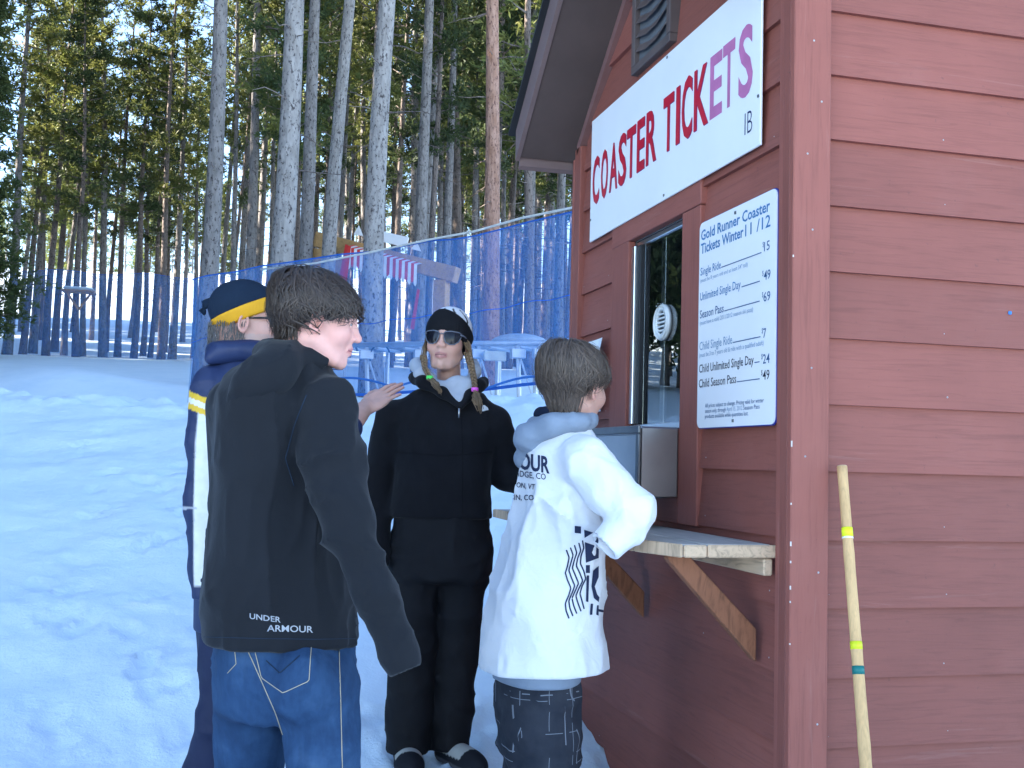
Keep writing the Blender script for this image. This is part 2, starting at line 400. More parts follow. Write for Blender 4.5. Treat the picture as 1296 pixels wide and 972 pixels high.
for z, h in ((1.355, .016), (1.20, .005), (1.09, .012), (1.045, .006), (.975, .010), (.94, .005), (1.87, .006), (.83, .004)):
    box_obj('paint_chip', bsub((BX-.0243, 2.688, z)), bsub((BX-.0215, 2.6915, z+h)), 'bare_wood_chip', booth, 0)
box_obj('paint_spot', bsub((2.185, BY+.0005, 1.758)), bsub((2.196, BY+.006, 1.768)), 'blue_dot', booth, .002)
# window trim
bbox_('window_trim', (BX-.011, W1, 1.10), (BX+.02, 4.187, 2.16), 'red_z'); bbox_('window_trim', (BX-.011, TR, 1.10), (BX+.02, W0, 2.157), 'red_z')
bbox_('window_trim', (BX-.0125, TR-.004, 2.159), (BX+.02, 4.189, 2.262), 'red_y'); bbox_('window_trim', (BX-.010, W0+.002, 1.10), (BX+.02, W1-.002, 1.42), 'red_y')
# window: aluminium frame, fixed and sliding panes
win = link('window', None, booth); win.location = (0, 0, 0)
def wbox(n, lo, hi, mt, bev=.002): return box_obj(n, bsub(lo), bsub(hi), mt, win, bev)
wbox('frame_rail', (BX+.022, W0+.002, WZ0), (BX+.062, W1-.002, WZ0+.022), 'aluminium'); wbox('frame_rail', (BX+.022, W0+.002, WZ1-.02), (BX+.062, W1-.002, WZ1-.002), 'aluminium')
wbox('frame_stile', (BX+.000, W1-.040, WZ0+.023), (BX+.062, W1-.006, WZ1-.021), 'aluminium'); wbox('frame_stile', (BX+.022, W0+.004, WZ0+.023), (BX+.062, W0+.018, WZ1-.021), 'aluminium')
wbox('frame_stile', (BX+.010, W1-.078, WZ0+.023), (BX+.030, W1-.042, WZ1-.021), 'gasket')
wbox('pane', (BX+.030, W0+.018, WZ0+.022), (BX+.036, W1-.075, WZ1-.02), 'glass', 0)
wbox('sash_stile', (BX+.045, 3.745, WZ0+.024), (BX+.058, 3.785, WZ1-.022), 'steel_dark')
# speak-through grille on the pane
gr = link('speaker_grille', None, win); G = np.array([BX+.022, 3.720, 1.811]); mb = MB()
def ring(mb, c, r0, r1, x0, x1, n=28):
    V = []
    for j in range(n):
        w = 2*math.pi*j/n
        for r, x in ((r0, x0), (r1, x0+.004), (r1, x1), (r0, x1)): V.append(bsub((x, c[1]+r*math.cos(w), c[2]+r*math.sin(w))))
    F = []
    for j in range(n):
        a, b = j*4, ((j+1) % n)*4
        for q in range(4): F.append((a+q, b+q, b+(q+1) % 4, a+(q+1) % 4))
    mb.add(V, F)
ring(mb, G, .044, .066, BX+.012, BX+.030); ring(mb, G, .060, .064, BX+.008, BX+.02)
bpy.data.objects.remove(gr)
mb.make('speaker_grille', 'grille_plastic', win, True)
mb = MB()
for i, dz in enumerate((-.030, -.015, 0, .015, .030)):
    w = math.sqrt(.044**2-dz*dz)-.006; mb.box(bsub((BX+.014, G[1]-w, G[2]+dz-.0032)), bsub((BX+.028, G[1]+w, G[2]+dz+.0032)))
mb.make('grille_slats', 'grille_plastic', win)
mb = MB(); mb.tube([bsub((BX+.024, G[1]+.05*math.cos(w), G[2]+.05*math.sin(w))) for w in (0, 3.14)], .001, 4)
n = 24; V = [bsub((BX+.0285, G[1]+.045*math.cos(2*math.pi*j/n), G[2]+.045*math.sin(2*math.pi*j/n))) for j in range(n)]
obj('grille_back', V, [tuple(range(n))], 'gasket', win)
# interior: a back counter and shelf in the dark
bbox_('interior_counter', (BX+.10, 2.85, 1.02), (BX+.55, 4.55, 1.07), 'pine_gray'); bbox_('interior_shelf', (2.9, 2.9, 1.62), (3.2, 4.5, 1.65), 'pine_gray')
# steel pass-through box below the window
tray = link('pass_through_box', None, booth); TX = BX-.150
def tbox(n, lo, hi, mt, bev=.003): return box_obj(n, bsub(lo), bsub(hi), mt, tray, bev)
tbox('housing', (TX, 3.476, 1.185), (BX-.0115, 4.02, 1.424), 'steel_panel', .006)
tbox('door_frame', (TX-.010, 3.470, 1.182), (TX-.001, 4.026, 1.209), 'steel_dark'); tbox('door_frame', (TX-.010, 3.470, 1.400), (TX-.001, 4.026, 1.427), 'steel_dark')
tbox('door_frame', (TX-.010, 3.470, 1.2095), (TX-.001, 3.498, 1.3995), 'steel_dark'); tbox('door_frame', (TX-.010, 3.998, 1.2095), (TX-.001, 4.026, 1.3995), 'steel_dark')
tbox('door', (TX-.006, 3.501, 1.212), (TX-.001, 3.995, 1.397), 'steel_panel', .002)
# shelf of weathered boards on two cedar braces
sh = link('shelf', None, booth); SZ = 1.085
def poly_board(poly, z0, z1, mat):
    return prism_obj('plank', [(p-BO[0], q-BO[1]) for p, q in poly], z0-BO[2], z1-BO[2], 'z', mat, sh, .004)
poly_board([(1.285, 2.800), (1.478, 2.800), (1.478, 4.70), (1.285, 4.70)], SZ-.034, SZ, 'pine_gray')
poly_board([(1.21, 2.803), (1.281, 2.803), (1.281, 4.70), (1.165, 4.70), (1.150, 2.985)], SZ-.035, SZ-.001, 'pine_gray')
box_obj('end_trim', bsub((1.284, 2.786, SZ-.036)), bsub((1.494, 2.799, SZ-.001)), 'pine_y', sh, .004)
box_obj('end_trim', bsub((1.215, 2.788, SZ-.036)), bsub((1.282, 2.800, SZ-.002)), 'pine_y', sh, .004)
e = np.array([1.150-1.213, 2.985-2.790]); ang = math.atan2(e[1], e[0])
beam_obj('end_trim', bsub((1.209, 2.793, SZ-.018)), bsub((1.147, 2.978, SZ-.018)), .012, .036, 'pine_y', sh)
box_obj('end_trim', bsub((1.150, 4.702, SZ-.036)), bsub((1.30, 4.716, SZ-.001)), 'pine_y', sh, .004)
beam_obj('edge_trim', bsub((1.1455, 2.99, SZ-.018)), bsub((1.158, 4.70, SZ-.018)), .012, .036, 'pine_y', sh)
box_obj('ledger', bsub((1.452, 2.792, SZ-.085)), bsub((1.4795, 4.66, SZ-.038)), 'pine_y', sh, .004)
for yb in (2.900, 3.760):
    prism_obj('brace', [(1.210-BO[0], SZ-.037), (1.268-BO[0], SZ-.037), (1.4785-BO[0], .842), (1.4785-BO[0], .750), (1.206-BO[0], SZ-.048)], yb-.019-BO[1], yb+.019-BO[1], 'y', 'cedar', sh, .003)
# gable vent with slats
vent = link('gable_vent', None, booth)
def vbox(n, lo, hi, mt, bev=.002): return box_obj(n, bsub(lo), bsub(hi), mt, vent, bev)
V0, V1, VZ0, VZ1 = 3.610, 3.925, 2.83, 3.20
vbox('frame', (BX-.030, V0-.035, VZ0-.032), (BX+.02, V1+.035, VZ0-.001), 'louvre'); vbox('frame', (BX-.030, V0-.035, VZ0), (BX+.02, V0-.001, VZ1), 'louvre')
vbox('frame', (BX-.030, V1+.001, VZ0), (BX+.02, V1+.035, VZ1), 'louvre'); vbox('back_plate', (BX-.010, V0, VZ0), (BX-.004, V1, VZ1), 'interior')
for i in range(7):
    z = VZ0+.045+.056*i; ym = (V0+V1)/2; V = []
    for y, dz in ((V0+.002, .020), (ym-.05, -.004), (ym+.05, -.004), (V1-.002, .020)):
        for xx, zz in ((BX-.026, -.016), (BX-.026, -.013), (BX-.006, .026), (BX-.006, .023)): V.append(bsub((xx, y, z+dz+zz)))
    F = [(0, 1, 2, 3), (15, 14, 13, 12)]+[(a*4+q, (a+1)*4+q, (a+1)*4+(q+1) % 4, a*4+(q+1) % 4) for a in range(3) for q in range(4)]
    obj('slat', V, F, 'louvre', vent)
# roof: two slopes with rake overhang, soffit, fascia, trim
roof = link('roof', None, booth); RX0 = 1.22; EY0, EY1 = 7.40-4.735, 4.735; SL = .787
cs = 1/math.sqrt(1+SL*SL); nz = np.array([0, SL*cs, cs])      # normal of the far slope (towards +y)
def slope_slab(name, sgn, x0, x1, ya, yb, lo, hi, mt, par=None):
    """slab that lies lo..hi above the soffit line, between ridge-side ya and eave-side yb (far-slope y values)"""
    V = []
    for x in (x0, x1):
        for y, o in ((ya, lo), (yb, lo), (yb, hi), (ya, hi)):
            yy = y; zz = ZS(max(y, 3.7001))+o/cs
            if sgn < 0: yy = 7.40-y
            V.append(bsub((x, yy, zz)))
    F = [(0, 1, 2, 3), (7, 6, 5, 4)]+[(i, 4+i, 4+(i+1) % 4, (i+1) % 4) for i in range(4)]
    me = new_mesh(name, V, F, [mt]); bm = bmesh.new(); bm.from_mesh(me); bmesh.ops.recalc_face_normals(bm, faces=bm.faces[:]); bm.to_mesh(me); bm.free()
    return link(name, me, par or roof)
EYF = EY1
for sg in (1, -1):
    EY1 = EYF if sg > 0 else 4.545
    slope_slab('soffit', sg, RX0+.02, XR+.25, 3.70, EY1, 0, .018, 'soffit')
    slope_slab('roof_deck', sg, RX0+.001, XR+.25, 3.70, EY1+.01, .019, .085, 'fascia')
    slope_slab('fascia', sg, RX0-.002, RX0+.018, 3.70, EY1+.012, -.004, .105, 'fascia')
    slope_slab('drip_edge', sg, RX0-.030, XR+.26, 3.70, EY1+.04, .107, .118, 'roof_edge')
    slope_slab('shingle_course', sg, RX0-.022, XR+.25, 3.70, EY1+.030, .119, .131, 'roof_edge')
    slope_slab('rake_trim', sg, BX-.020, BX+.019, 3.72, min(EY1, 4.66), -.040, -.002, 'rake_trim')
    slope_slab('eave_fascia', sg, RX0+.019, XR+.25, EY1+.0125, EY1+.03, -.02, .104, 'fascia')

# ------------------------------------------------------------------ signs
def on_front(V2, F2, y_left, z_bot, x, name, mat, parent, org, thick=.0012):
    """flat glyphs laid on a board facing -x: text runs towards -y (left to right as seen from outside)"""
    V = [(x-org[0], y_left-p[0]-org[1], z_bot+p[1]-org[2]) for p in V2]
    n = len(V); V2b = [(a-thick, b, c) for a, b, c in V]
    return obj(name, V2b, [tuple(reversed(f)) for f in F2], mat, parent)
SO = np.array([1.478, 3.72, 2.25])
sign = thing('ticket_sign', 'long white board reading COASTER TICKETS in red capitals above the window', 'sign', loc=tuple(SO))
box_obj('board', (0, 2.893-SO[1], 2.236-SO[2]), (.008, 4.447-SO[1], 2.763-SO[2]), 'white_sign', sign, .002)
SPAN = [(4.42, 4.334), (4.311, 4.228), (4.208, 4.112), (4.102, 4.012), (4.009, 3.911), (3.898, 3.817), (3.803, 3.701), (3.638, 3.541), (3.522, 3.487), (3.472, 3.384), (3.37, 3.256), (3.243, 3.152), (3.148, 3.062), (3.038, 2.942)]
for i, (ch, (ya, yb)) in enumerate(zip(LETTERS, SPAN)):
    z0, z1 = 2.392+.022*i/13, 2.585+.04*i/13
    if ch in 'COS': z0 -= .006; z1 += .006
    V2, F2 = fit_text('big_'+ch, ya-yb, z1-z0)
    o = on_front(V2, F2, ya, z0, 1.4785, 'letter', 'faded_letter' if i >= 11 else 'red_letter', sign, SO, .0014)
    if i < 11:
        c2 = V2.mean(0); on_front(V2+np.array([.004, -.003]), F2, ya, z0, 1.4785, 'letter_edge', 'purple_edge', o, SO, .0010)
for kx, dx in (('mark_i', 0), ('mark_b', .018)):
    V2, F2 = fit_text(kx, .006 if kx == 'mark_i' else .032, .066); on_front(V2, F2, 2.992-dx, 2.292, 1.4785, 'maker_mark', 'navy_ink', sign, SO)
mb = MB()
for y, z in ((2.905, 2.385), (3.61, 2.750), (3.62, 2.252), (4.435, 2.33)): mb.box((-.003, y-.004-SO[1], z-.004-SO[2]), (.001, y+.004-SO[1], z+.004-SO[2]))
mb.make('screws', 'steel_dark', sign)

PO = np.array([1.479, 3.09, 1.42])
board = thing('price_board', 'white price list board listing single ride and season pass beside the window', 'sign', loc=tuple(PO))
PY0, PY1, PZ0, PZ1 = 3.311, 2.790, 1.418, 2.086
def rounded(y0, y1, z0, z1, r, x0, x1, org):
    poly = []
    for cy, cz, a0 in ((y1-r, z1-r, 0), (y0+r, z1-r, 90), (y0+r, z0+r, 180), (y1-r, z0+r, 270)):
        for q in range(5): a = rad(a0+22.5*q); poly.append((cy+r*math.cos(a)-org[1], cz+r*math.sin(a)-org[2]))
    return poly, x0-org[0], x1-org[0]
pl, xa, xb = rounded(PY1, PY0, PZ0, PZ1, .022, 1.479, 1.4825, PO); prism_obj('panel', pl, xa, xb, 'x', 'white_sign', board, 0)
k2 = rounded(PY1-.003, PY0+.003, PZ0-.003, PZ1+.003, .024, 1.4830, 1.4870, PO); simple('blue_edge', (.01, .025, .28), .4); prism_obj('backing', k2[0], k2[1], k2[2], 'x', 'blue_edge', board, 0)
simple('price_blue', (.035, .17, .36), .5, var=.1)
def ptext(key, yl, z, w, cap, mat='price_ink', nm='text_line'):
    V2, F2 = TXT[key]; V2 = (V2-np.array([V2[:, 0].min(), 0]))*np.array([w/(V2[:, 0].max()-V2[:, 0].min()), cap/.72])
    return stuff(on_front(V2, F2, yl, z, 1.4788, nm, mat, board, PO, .0006))
def rule(ya, yb, z): return box_obj('rule', (1.4778-PO[0], yb-PO[1], z-PO[2]), (1.4786-PO[0], ya-PO[1], z+.0028-PO[2]), 'price_ink', board, 0)
def price(key, z, w=.040, mat='price_ink'): ptext('vd', 2.870, z+.014, .007, .016, mat, 'price'); ptext(key, 2.861, z, w, .028, mat, 'price')
yl = 3.298
ptext('p1', yl, 2.028, .470, .034, 'price_blue'); ptext('p2', yl, 1.984, .305, .034, 'price_blue'); ptext('p2b', 2.982, 1.982, .158, .037, 'price_blue')
ptext('p3', yl, 1.913, .152, .026, 'price_blue'); rule(3.142, 2.878, 1.914); price('v15', 1.916, .034); ptext('p3s', yl, 1.890, .335, .013, 'price_faint')
ptext('p4', yl, 1.831, .290, .027, 'price_blue'); rule(3.000, 2.885, 1.832); price('v49', 1.832)
ptext('p5', yl, 1.773, .176, .027); rule(3.116, 2.885, 1.774); price('v69', 1.770); ptext('p5s', yl, 1.751, .372, .014, 'price_faint')
ptext('p6', yl, 1.669, .238, .028, 'price_faint'); rule(3.055, 2.878, 1.670); price('v7', 1.666, .018); ptext('p6s', yl, 1.646, .44, .015, 'price_faint')
ptext('p7', yl, 1.596, .380, .028, 'dark_ink'); rule(2.912, 2.882, 1.598); price('v24', 1.592)
ptext('p8', yl, 1.548, .268, .028, 'dark_ink'); rule(3.025, 2.880, 1.549); price('v49', 1.546, .040, 'dark_ink')
ptext('p9', 3.248, 1.482, .395, .013); ptext('p10', 3.248, 1.465, .150, .013); ptext('p10b', 3.092, 1.465, .105, .013, 'price_faint'); ptext('p10c', 2.980, 1.465, .102, .013); ptext('p11', 3.248, 1.448, .300, .013)
mb = MB()
for z in (2.068, 1.435): mb.box((-.003, 3.048-.0045-PO[1], z-.0045-PO[2]), (.001, 3.048+.0045-PO[1], z+.0045-PO[2]))
mb.make('screws', 'steel_dark', board)
# curled paper notice left of the window
V = []; F = []
for i in range(9):
    for j in range(5):
        f, g = i/8, j/4
        x = 1.478-.022*math.exp(-((g-1)/.25)**2)*(.3+.7*math.sin(f*3.1))-.012*math.sin(f*math.pi)*g; V.append((x-1.478, .205*(1-g)-.10+.012*math.sin(f*6)*g, f*.30))
for i in range(8):
    for j in range(4): F.append((i*5+j, i*5+j+1, (i+1)*5+j+1, (i+1)*5+j))
notice = link('paper_notice', new_mesh('paper_notice', V, F, ['paper'], True), None, (1.478, 4.335, 1.506))
tag(notice, 'curled white paper notice pinned left of the window beside the boy', 'paper')

# ------------------------------------------------------------------ bamboo pole against the side wall
p0 = np.array([1.616, 2.668, 1.305]); p1 = np.array([1.566, 2.47, .577]); dn = (p1-p0)/np.linalg.norm(p1-p0)
Lp = 1.36; foot = p0+dn*Lp
pole = thing('bamboo_pole', 'tan bamboo pole with yellow and green tape leaning on the red side wall', 'pole', loc=tuple(foot))
mb = MB(); pts = []; rs = []
for i in range(41):
    f = i/40; pts.append(p0+dn*Lp*f-foot); rs.append(.0132+.0035*f+(.0008 if i % 7 == 0 else 0))
mb.tube(pts, rs, 14); mb.make('cane', 'bamboo', pole, True)
mb = MB(); mb.tube([p0-dn*.002-foot, p0+dn*.004-foot], .0128, 14); mb.make('cut_end', 'pine_y', pole)
for d0, L, mt in ((.167, .024, 'tape_yellow'), (.192, .004, 'paper'), (.462, .020, 'tape_yellow'), (.523, .021, 'tape_green')):
    mb = MB(); mb.tube([p0+dn*d0-foot, p0+dn*(d0+L)-foot], .0132+.0035*(d0/Lp)+.0010, 14); mb.make('tape_band', mt, pole, True)

# ------------------------------------------------------------------ trees
def bark(name, c1, c2, cd):
    k = N(name); v = k.coord((1, 1, .35)); f = k.noise(v, 9, 5, .6); g = k.noise(k.coord((1, 1, .55)), 26, 3, .7)
    vo = k.n('ShaderNodeTexVoronoi'); vo.inputs['Scale'].default_value = 16; k.l(k.coord((1, 1, .4)), vo.inputs['Vector'])
    c = k.ramp(f, [(.3, c1), (.65, c2)]); c = k.mix(k.ramp(g, [(.54, (0, 0, 0)), (.64, (1, 1, 1))]), c, cd)
    h = k.mix(.5, f, g); return k.set(c, .9, .15, 0, k.bump(vo.outputs['Distance'], .8, .03))
bark('bark_gray', (.15, .135, .125), (.26, .235, .22), (.06, .05, .05)); bark('bark_pale', (.20, .18, .165), (.32, .295, .275), (.07, .06, .06))
bark('bark_red', (.25, .13, .085), (.38, .225, .165), (.12, .06, .05)); bark('bark_brown', (.13, .10, .085), (.21, .17, .15), (.05, .04, .035))
def needle(name, a, b):
    k = N(name); info = k.n('ShaderNodeObjectInfo'); v = k.coord()
    f = k.noise(v, 1.3, 3); c = k.ramp(f, [(.3, a), (.7, b)])
    hv = k.n('ShaderNodeHueSaturation'); k.l(c, hv.inputs['Color']); mr = k.n('ShaderNodeMapRange'); mr.inputs[3].default_value = .75; mr.inputs[4].default_value = 1.3
    k.l(info.outputs['Random'], mr.inputs[0]); k.l(mr.outputs[0], hv.inputs['Value'])
    k.set(hv.outputs[0], .55, .3); tr = k.n('ShaderNodeBsdfTranslucent'); k.l(hv.outputs[0], tr.inputs[0]); mx = k.n('ShaderNodeMixShader'); mx.inputs[0].default_value = .35
    k.l(k.b.outputs[0], mx.inputs[1]); k.l(tr.outputs[0], mx.inputs[2]); k.l(mx.outputs[0], k.out.inputs[0])
needle('needle', (.080, .112, .030), (.23, .225, .060)); needle('needle_dark', (.038, .062, .024), (.090, .110, .036))

def trunk_mesh(name, H, r0, mat, seed, n=12, seg=16):
    rs = np.random.default_rng(seed); mb = MB(); pts = []; R = []
    b = rs.uniform(-.10, .10, 2); c = rs.uniform(-.06, .06, 2)
    for i in range(seg+1):
        f = i/seg; h = f**1.15*H-.35*(i == 0)
        pts.append((b[0]*math.sin(f*3)+c[0]*math.sin(f*9), b[1]*math.sin(f*2.6)+c[1]*math.sin(f*8), h))
        R.append(r0*((1-f)**.75*.93+.07)*(1.25 if i == 0 else (1.06 if i == 1 else 1)))
    mb.tube(pts, R, n)
    def axis(h): f = (max(h, 0)/H)**(1/1.15); return np.array((b[0]*math.sin(f*3)+c[0]*math.sin(f*9), b[1]*math.sin(f*2.6)+c[1]*math.sin(f*8), h)), r0*((1-f)**.75*.93+.07)
    return mb, axis
def crown_mesh(name, axis, H, cb, Rm, nbr, tpb, seed, needle_mat='needle', big=.17, dead=14, full=False):
    rs = np.random.default_rng(seed); wood = MB()
    NV = []; TU = []
    for i in range(nbr):
        f = (i+rs.random())/nbr; z = cb+(H-cb)*f**.92
        az = rs.random()*2*math.pi
        prof = (math.sin(min(1, f*1.9+.28)*math.pi/2)*(1-f)**.55) if not full else (1-f)**.85
        L = Rm*prof*rs.uniform(.65, 1.15)+.12
        c, r = axis(z); up0 = rs.uniform(-.28, .18) + .5*f; d = np.array([math.cos(az), math.sin(az), 0])
        pts = [c+d*(L*q)+np.array([0, 0, L*(up0*q+.25*q*q)]) for q in (0, .35, .7, 1.0)]
        wood.tube(pts, [.022*L+.008, .016*L+.006, .010, .004], 3, 1, False)
        for j in range(tpb):
            q = .18+.82*rs.random()**.65
            base = c+d*(L*q)+np.array([0, 0, L*(up0*q+.25*q*q)])
            spread = (.10+.30*L*(.4+.6*q))
            TU.append((base+rs.normal(0, 1, 3)*spread*np.array([.55, .55, .38]), d+np.array([0, 0, .5])))
    for i in range(dead):                      # bare twigs below the crown
        z = rs.uniform(max(1.2, cb*.35), cb+.6); az = rs.random()*6.28; c, r = axis(z); L = rs.uniform(.3, 1.1); d = np.array([math.cos(az), math.sin(az), 0])
        pts = [c+d*L*q+np.array([0, 0, -.15*L*q+rs.normal(0, .03)]) for q in (0, .4, .7, 1)]
        wood.tube(pts, [.014, .010, .007, .003], 3, 1, False)
    nn = 9; V = []; F = []
    cen = np.array([t[0] for t in TU]); dr = np.array([t[1] for t in TU]); T = len(TU)
    for a in range(nn):
        dv = rs.normal(0, 1, (T, 3))*.8+dr*.75; dv /= np.linalg.norm(dv, axis=1)[:, None]
        sd_ = np.cross(dv, rs.normal(0, 1, (T, 3))); sd_ /= np.linalg.norm(sd_, axis=1)[:, None]
        ln = big*rs.uniform(.7, 1.3, (T, 1)); wd = big*.13*rs.uniform(.7, 1.3, (T, 1))
        V.append(np.stack([cen-sd_*wd*.5, cen+dv*ln*.55+sd_*wd, cen+dv*ln, cen+dv*ln*.5-sd_*wd], 1).reshape(-1, 3))
    V = np.vstack(V); nq = len(V)//4; base = len(wood.V)
    allV = np.vstack([np.array(wood.V), V]); Fq = (np.arange(nq*4).reshape(-1, 4)+base)
    me = bpy.data.meshes.new(name); nw = len(wood.F)
    me.from_pydata(allV.tolist(), [], wood.F+[tuple(x) for x in Fq.tolist()])
    for mm in (needle_mat, 'bark_brown'): me.materials.append(MATS[mm])
    me.polygons.foreach_set('material_index', np.array([1]*nw+[0]*nq, dtype=np.int32)); me.update(); return me
def make_kind(kind, H, r0, cb, Rm, nbr, tpb, seed, bk, nd='needle', big=.17, dead=14, full=False):
    mbt, ax = trunk_mesh('trunk', H, r0, bk, seed); return mbt.mesh('trunk', bk, True), crown_mesh('crown', ax, H, cb, Rm, nbr, tpb, seed+50, nd, big, dead, full)
K_NEAR = [make_kind('n', 19, .165, 8.6, 1.5, 70, 24, 1, 'bark_pale'), make_kind('n', 18, .15, 9.2, 1.4, 64, 24, 2, 'bark_gray'), make_kind('n', 19, .165, 7.6, 1.5, 60, 24, 3, 'bark_red')]
K_FAR = [make_kind('f', 15.5, .125, 5.8, 1.2, 52, 17, 11, 'bark_gray'), make_kind('f', 14.5, .115, 5.0, 1.1, 48, 17, 12, 'bark_brown'), make_kind('f', 16, .13, 6.8, 1.25, 46, 18, 13, 'bark_gray'), make_kind('f', 13.5, .10, 4.8, 1.0, 44, 17, 14, 'bark_brown', 'needle_dark')]
K_FULL = [make_kind('s', 15, .14, .7, 1.9, 120, 34, 21, 'bark_brown', 'needle_dark', .24, 0, True), make_kind('s', 17, .16, 1.2, 2.1, 120, 36, 22, 'bark_brown', 'needle', .24, 0, True)]
def tree(name, label, kind, xy, rz, sc=1.0, lean=(0, 0), group=None, cat='tree', th=None):
    z = gz(*xy); t = thing(name, label, cat, group, (xy[0], xy[1], z-.02))
    t.rotation_euler = (lean[0], lean[1], rz); t.scale = (sc*(th or 1), sc*(th or 1), sc)
    link('trunk', kind[0], t); link('crown', kind[1], t); return t
def px_xy(px, d, py=480): p = at(px, py, d); return (p[0], p[1])
# near pines one can single out: base pixel column, distance, kind, trunk scale, label
NEAR = [(255, 16.5, 1, 1.0, .95, 'grey pine trunk behind the man in the beanie, where the net ends', 4.3),
 (343, 15.5, 0, 1.0, 1.08, 'thick pale pine trunk just behind the dark haired teenager', 4.1),
 (379, 20.5, 1, 1.0, 1.0, 'slimmer grey pine close to the right of the thick pale pine', 2.1),
 (409, 19.5, 0, 1.0, .88, 'pale slender pine passing in front of the timber frame post', 5.4),
 (471, 15.8, 0, 1.0, 1.02, 'tall mottled pine between the teenager and the woman, nearest the red awning', 1.2),
 (529, 22.5, 1, 1.0, .95, 'grey pine in front of the right end of the timber beam', 1.9),
 (620, 17.5, 2, 1.0, .85, 'reddish barked pine to the right of the woman', -1.3),
 (563, 26, 1, 1.0, .8, 'thin grey pine right of the timber frame, left of the reddish pine', 2.0),
 (664, 27, 1, 1.0, .85, 'grey pine behind the net between the reddish pine and the booth', 1.0),
 (466, 19.0, 2, 1.0, .80, 'narrow brown pine half hidden behind the tall mottled pine', .6)]
for px, d, kd, sc, th, lab, ln in NEAR:
    tree('pine_tree', lab, K_NEAR[kd], px_xy(px, d), random.random()*6, sc, (0, rad(ln*.35)), 'pines along the blue net', th=th)
# the far stand: thin trunks left and right, bases from about 24 to 55 m
far_rs = np.random.default_rng(5); used = []
def far_tree(px, d, sc, th, lab, grp):
    kd = K_FAR[far_rs.integers(0, 4)]
    tree('pine_tree', lab, kd, px_xy(px, d), far_rs.random()*6.28, sc, (rad(far_rs.normal(0, 1.0)), rad(far_rs.normal(.6, 1.0))), grp, th=th)
LL = 'thin pine in the far stand at the left, sunlit snow showing between the trunks'; LR = 'thin pine in the crowded far stand behind the net and the timber frame'
for px, d in ((8, 30), (28, 33), (36, 36), (58, 31), (70, 38), (80, 34), (97, 30), (103, 33), (127, 33), (131, 39), (148, 35), (167, 33), (177, 38), (187, 36), (200, 32), (207, 40), (216, 34), (241, 37), (45, 43), (115, 44), (160, 46), (228, 45), (20, 47), (88, 48), (195, 50), (250, 48)):
    far_tree(px+far_rs.normal(0, 2), d, far_rs.uniform(.70, .90), far_rs.uniform(1.0, 1.35), LL, 'far pines at the left')
for i in range(64):
    px = 275+(i+far_rs.random())/64*480; d = far_rs.uniform(24, 52)
    if 565 < px < 760: d = far_rs.uniform(22, 46)
    far_tree(px, d, far_rs.uniform(.9, 1.25), far_rs.uniform(.7, 1.15), LR, 'far pines behind the net')
for i in range(34):
    px = 560+(i+far_rs.random())/34*210; far_tree(px, far_rs.uniform(26, 60), far_rs.uniform(.95, 1.3), far_rs.uniform(.8, 1.2), LR, 'far pines behind the net')
LF = 'distant small pine on the sunny slope beyond the far stand'
for i in range(60):
    px = -20+(i+far_rs.random())/60*640; d = far_rs.uniform(92, 140)
    tree('pine_tree', LF, (K_FAR[far_rs.integers(0, 4)] if i % 9 else K_FULL[1]), px_xy(px, d), far_rs.random()*6.28, far_rs.uniform(.7, 1.0), (0, 0), 'distant pines on the slope')
# a dark full spruce cut by the left edge
tree('spruce_tree', 'dark bushy evergreen cut off by the left edge of the photo', K_FULL[0], px_xy(-44, 23), 1.0, .55, (0, 0))
# the wood goes on outside the frame to the left and keeps the foreground in shade
def polar(s, t): p = HEAD*s+SIDE*t; return (p[0], p[1])
for i in range(48):
    a = rad(-31-(i+far_rs.random())/48*30); d = far_rs.uniform(24, 52)
    p = HEAD*math.cos(a)*d+SIDE*math.sin(a)*d
    tree('pine_tree', 'pine of the wood beyond the left edge of the photo', K_FAR[i % 4], (p[0], p[1]), far_rs.random()*6, far_rs.uniform(.9, 1.15), (0, 0), 'pines beyond the left edge')
for row, (t0, n) in enumerate(((-13, 12), (-17, 13), (-21.5, 13), (-27, 12))):
    for i in range(n):
        s = -1.6+(i+far_rs.uniform(.2, .8))/n*(26+row*1.2)
        tree('spruce_tree', 'full spruce of the shading row beyond the left edge', K_FULL[(i+row) % 2], polar(s, t0+far_rs.normal(0, .7)), far_rs.random()*6, far_rs.uniform(.85, 1.05), (0, 0), 'spruces beyond the left edge')

for i in range(22):  # unseen row, added to shade the snow among the far trunks
    tree('spruce_tree', 'full spruce of the farther shading row beyond the left edge', K_FULL[i % 2], polar(29+i*1.3+far_rs.normal(0, .6), -30-(i % 3)*5-i*.35), far_rs.random()*6, far_rs.uniform(.8, 1.0), (0, 0), 'far spruces beyond the left edge')
# ------------------------------------------------------------------ blue net and ropes
k = N('net'); v = k.coord(); f = k.noise(k.coord((1, 1, .25)), 3.0, 4, .6, .6)
k.set((.028, .22, .60), .6, .2); tl = k.n('ShaderNodeBsdfTranslucent'); tl.inputs[0].default_value = (.03, .24, .64, 1)
mx = k.n('ShaderNodeMixShader'); mx.inputs[0].default_value = .45; k.l(k.b.outputs[0], mx.inputs[1]); k.l(tl.outputs[0], mx.inputs[2])
tp = k.n('ShaderNodeBsdfTransparent'); m2 = k.n('ShaderNodeMixShader'); mr = k.n('ShaderNodeMapRange'); mr.inputs[1].default_value = .3; mr.inputs[2].default_value = .7; mr.inputs[3].default_value = .27; mr.inputs[4].default_value = .46
k.l(f, mr.inputs[0]); k.l(mr.outputs[0], m2.inputs[0]); k.l(tp.outputs[0], m2.inputs[1]); k.l(mx.outputs[0], m2.inputs[2]); k.l(m2.outputs[0], k.out.inputs[0])
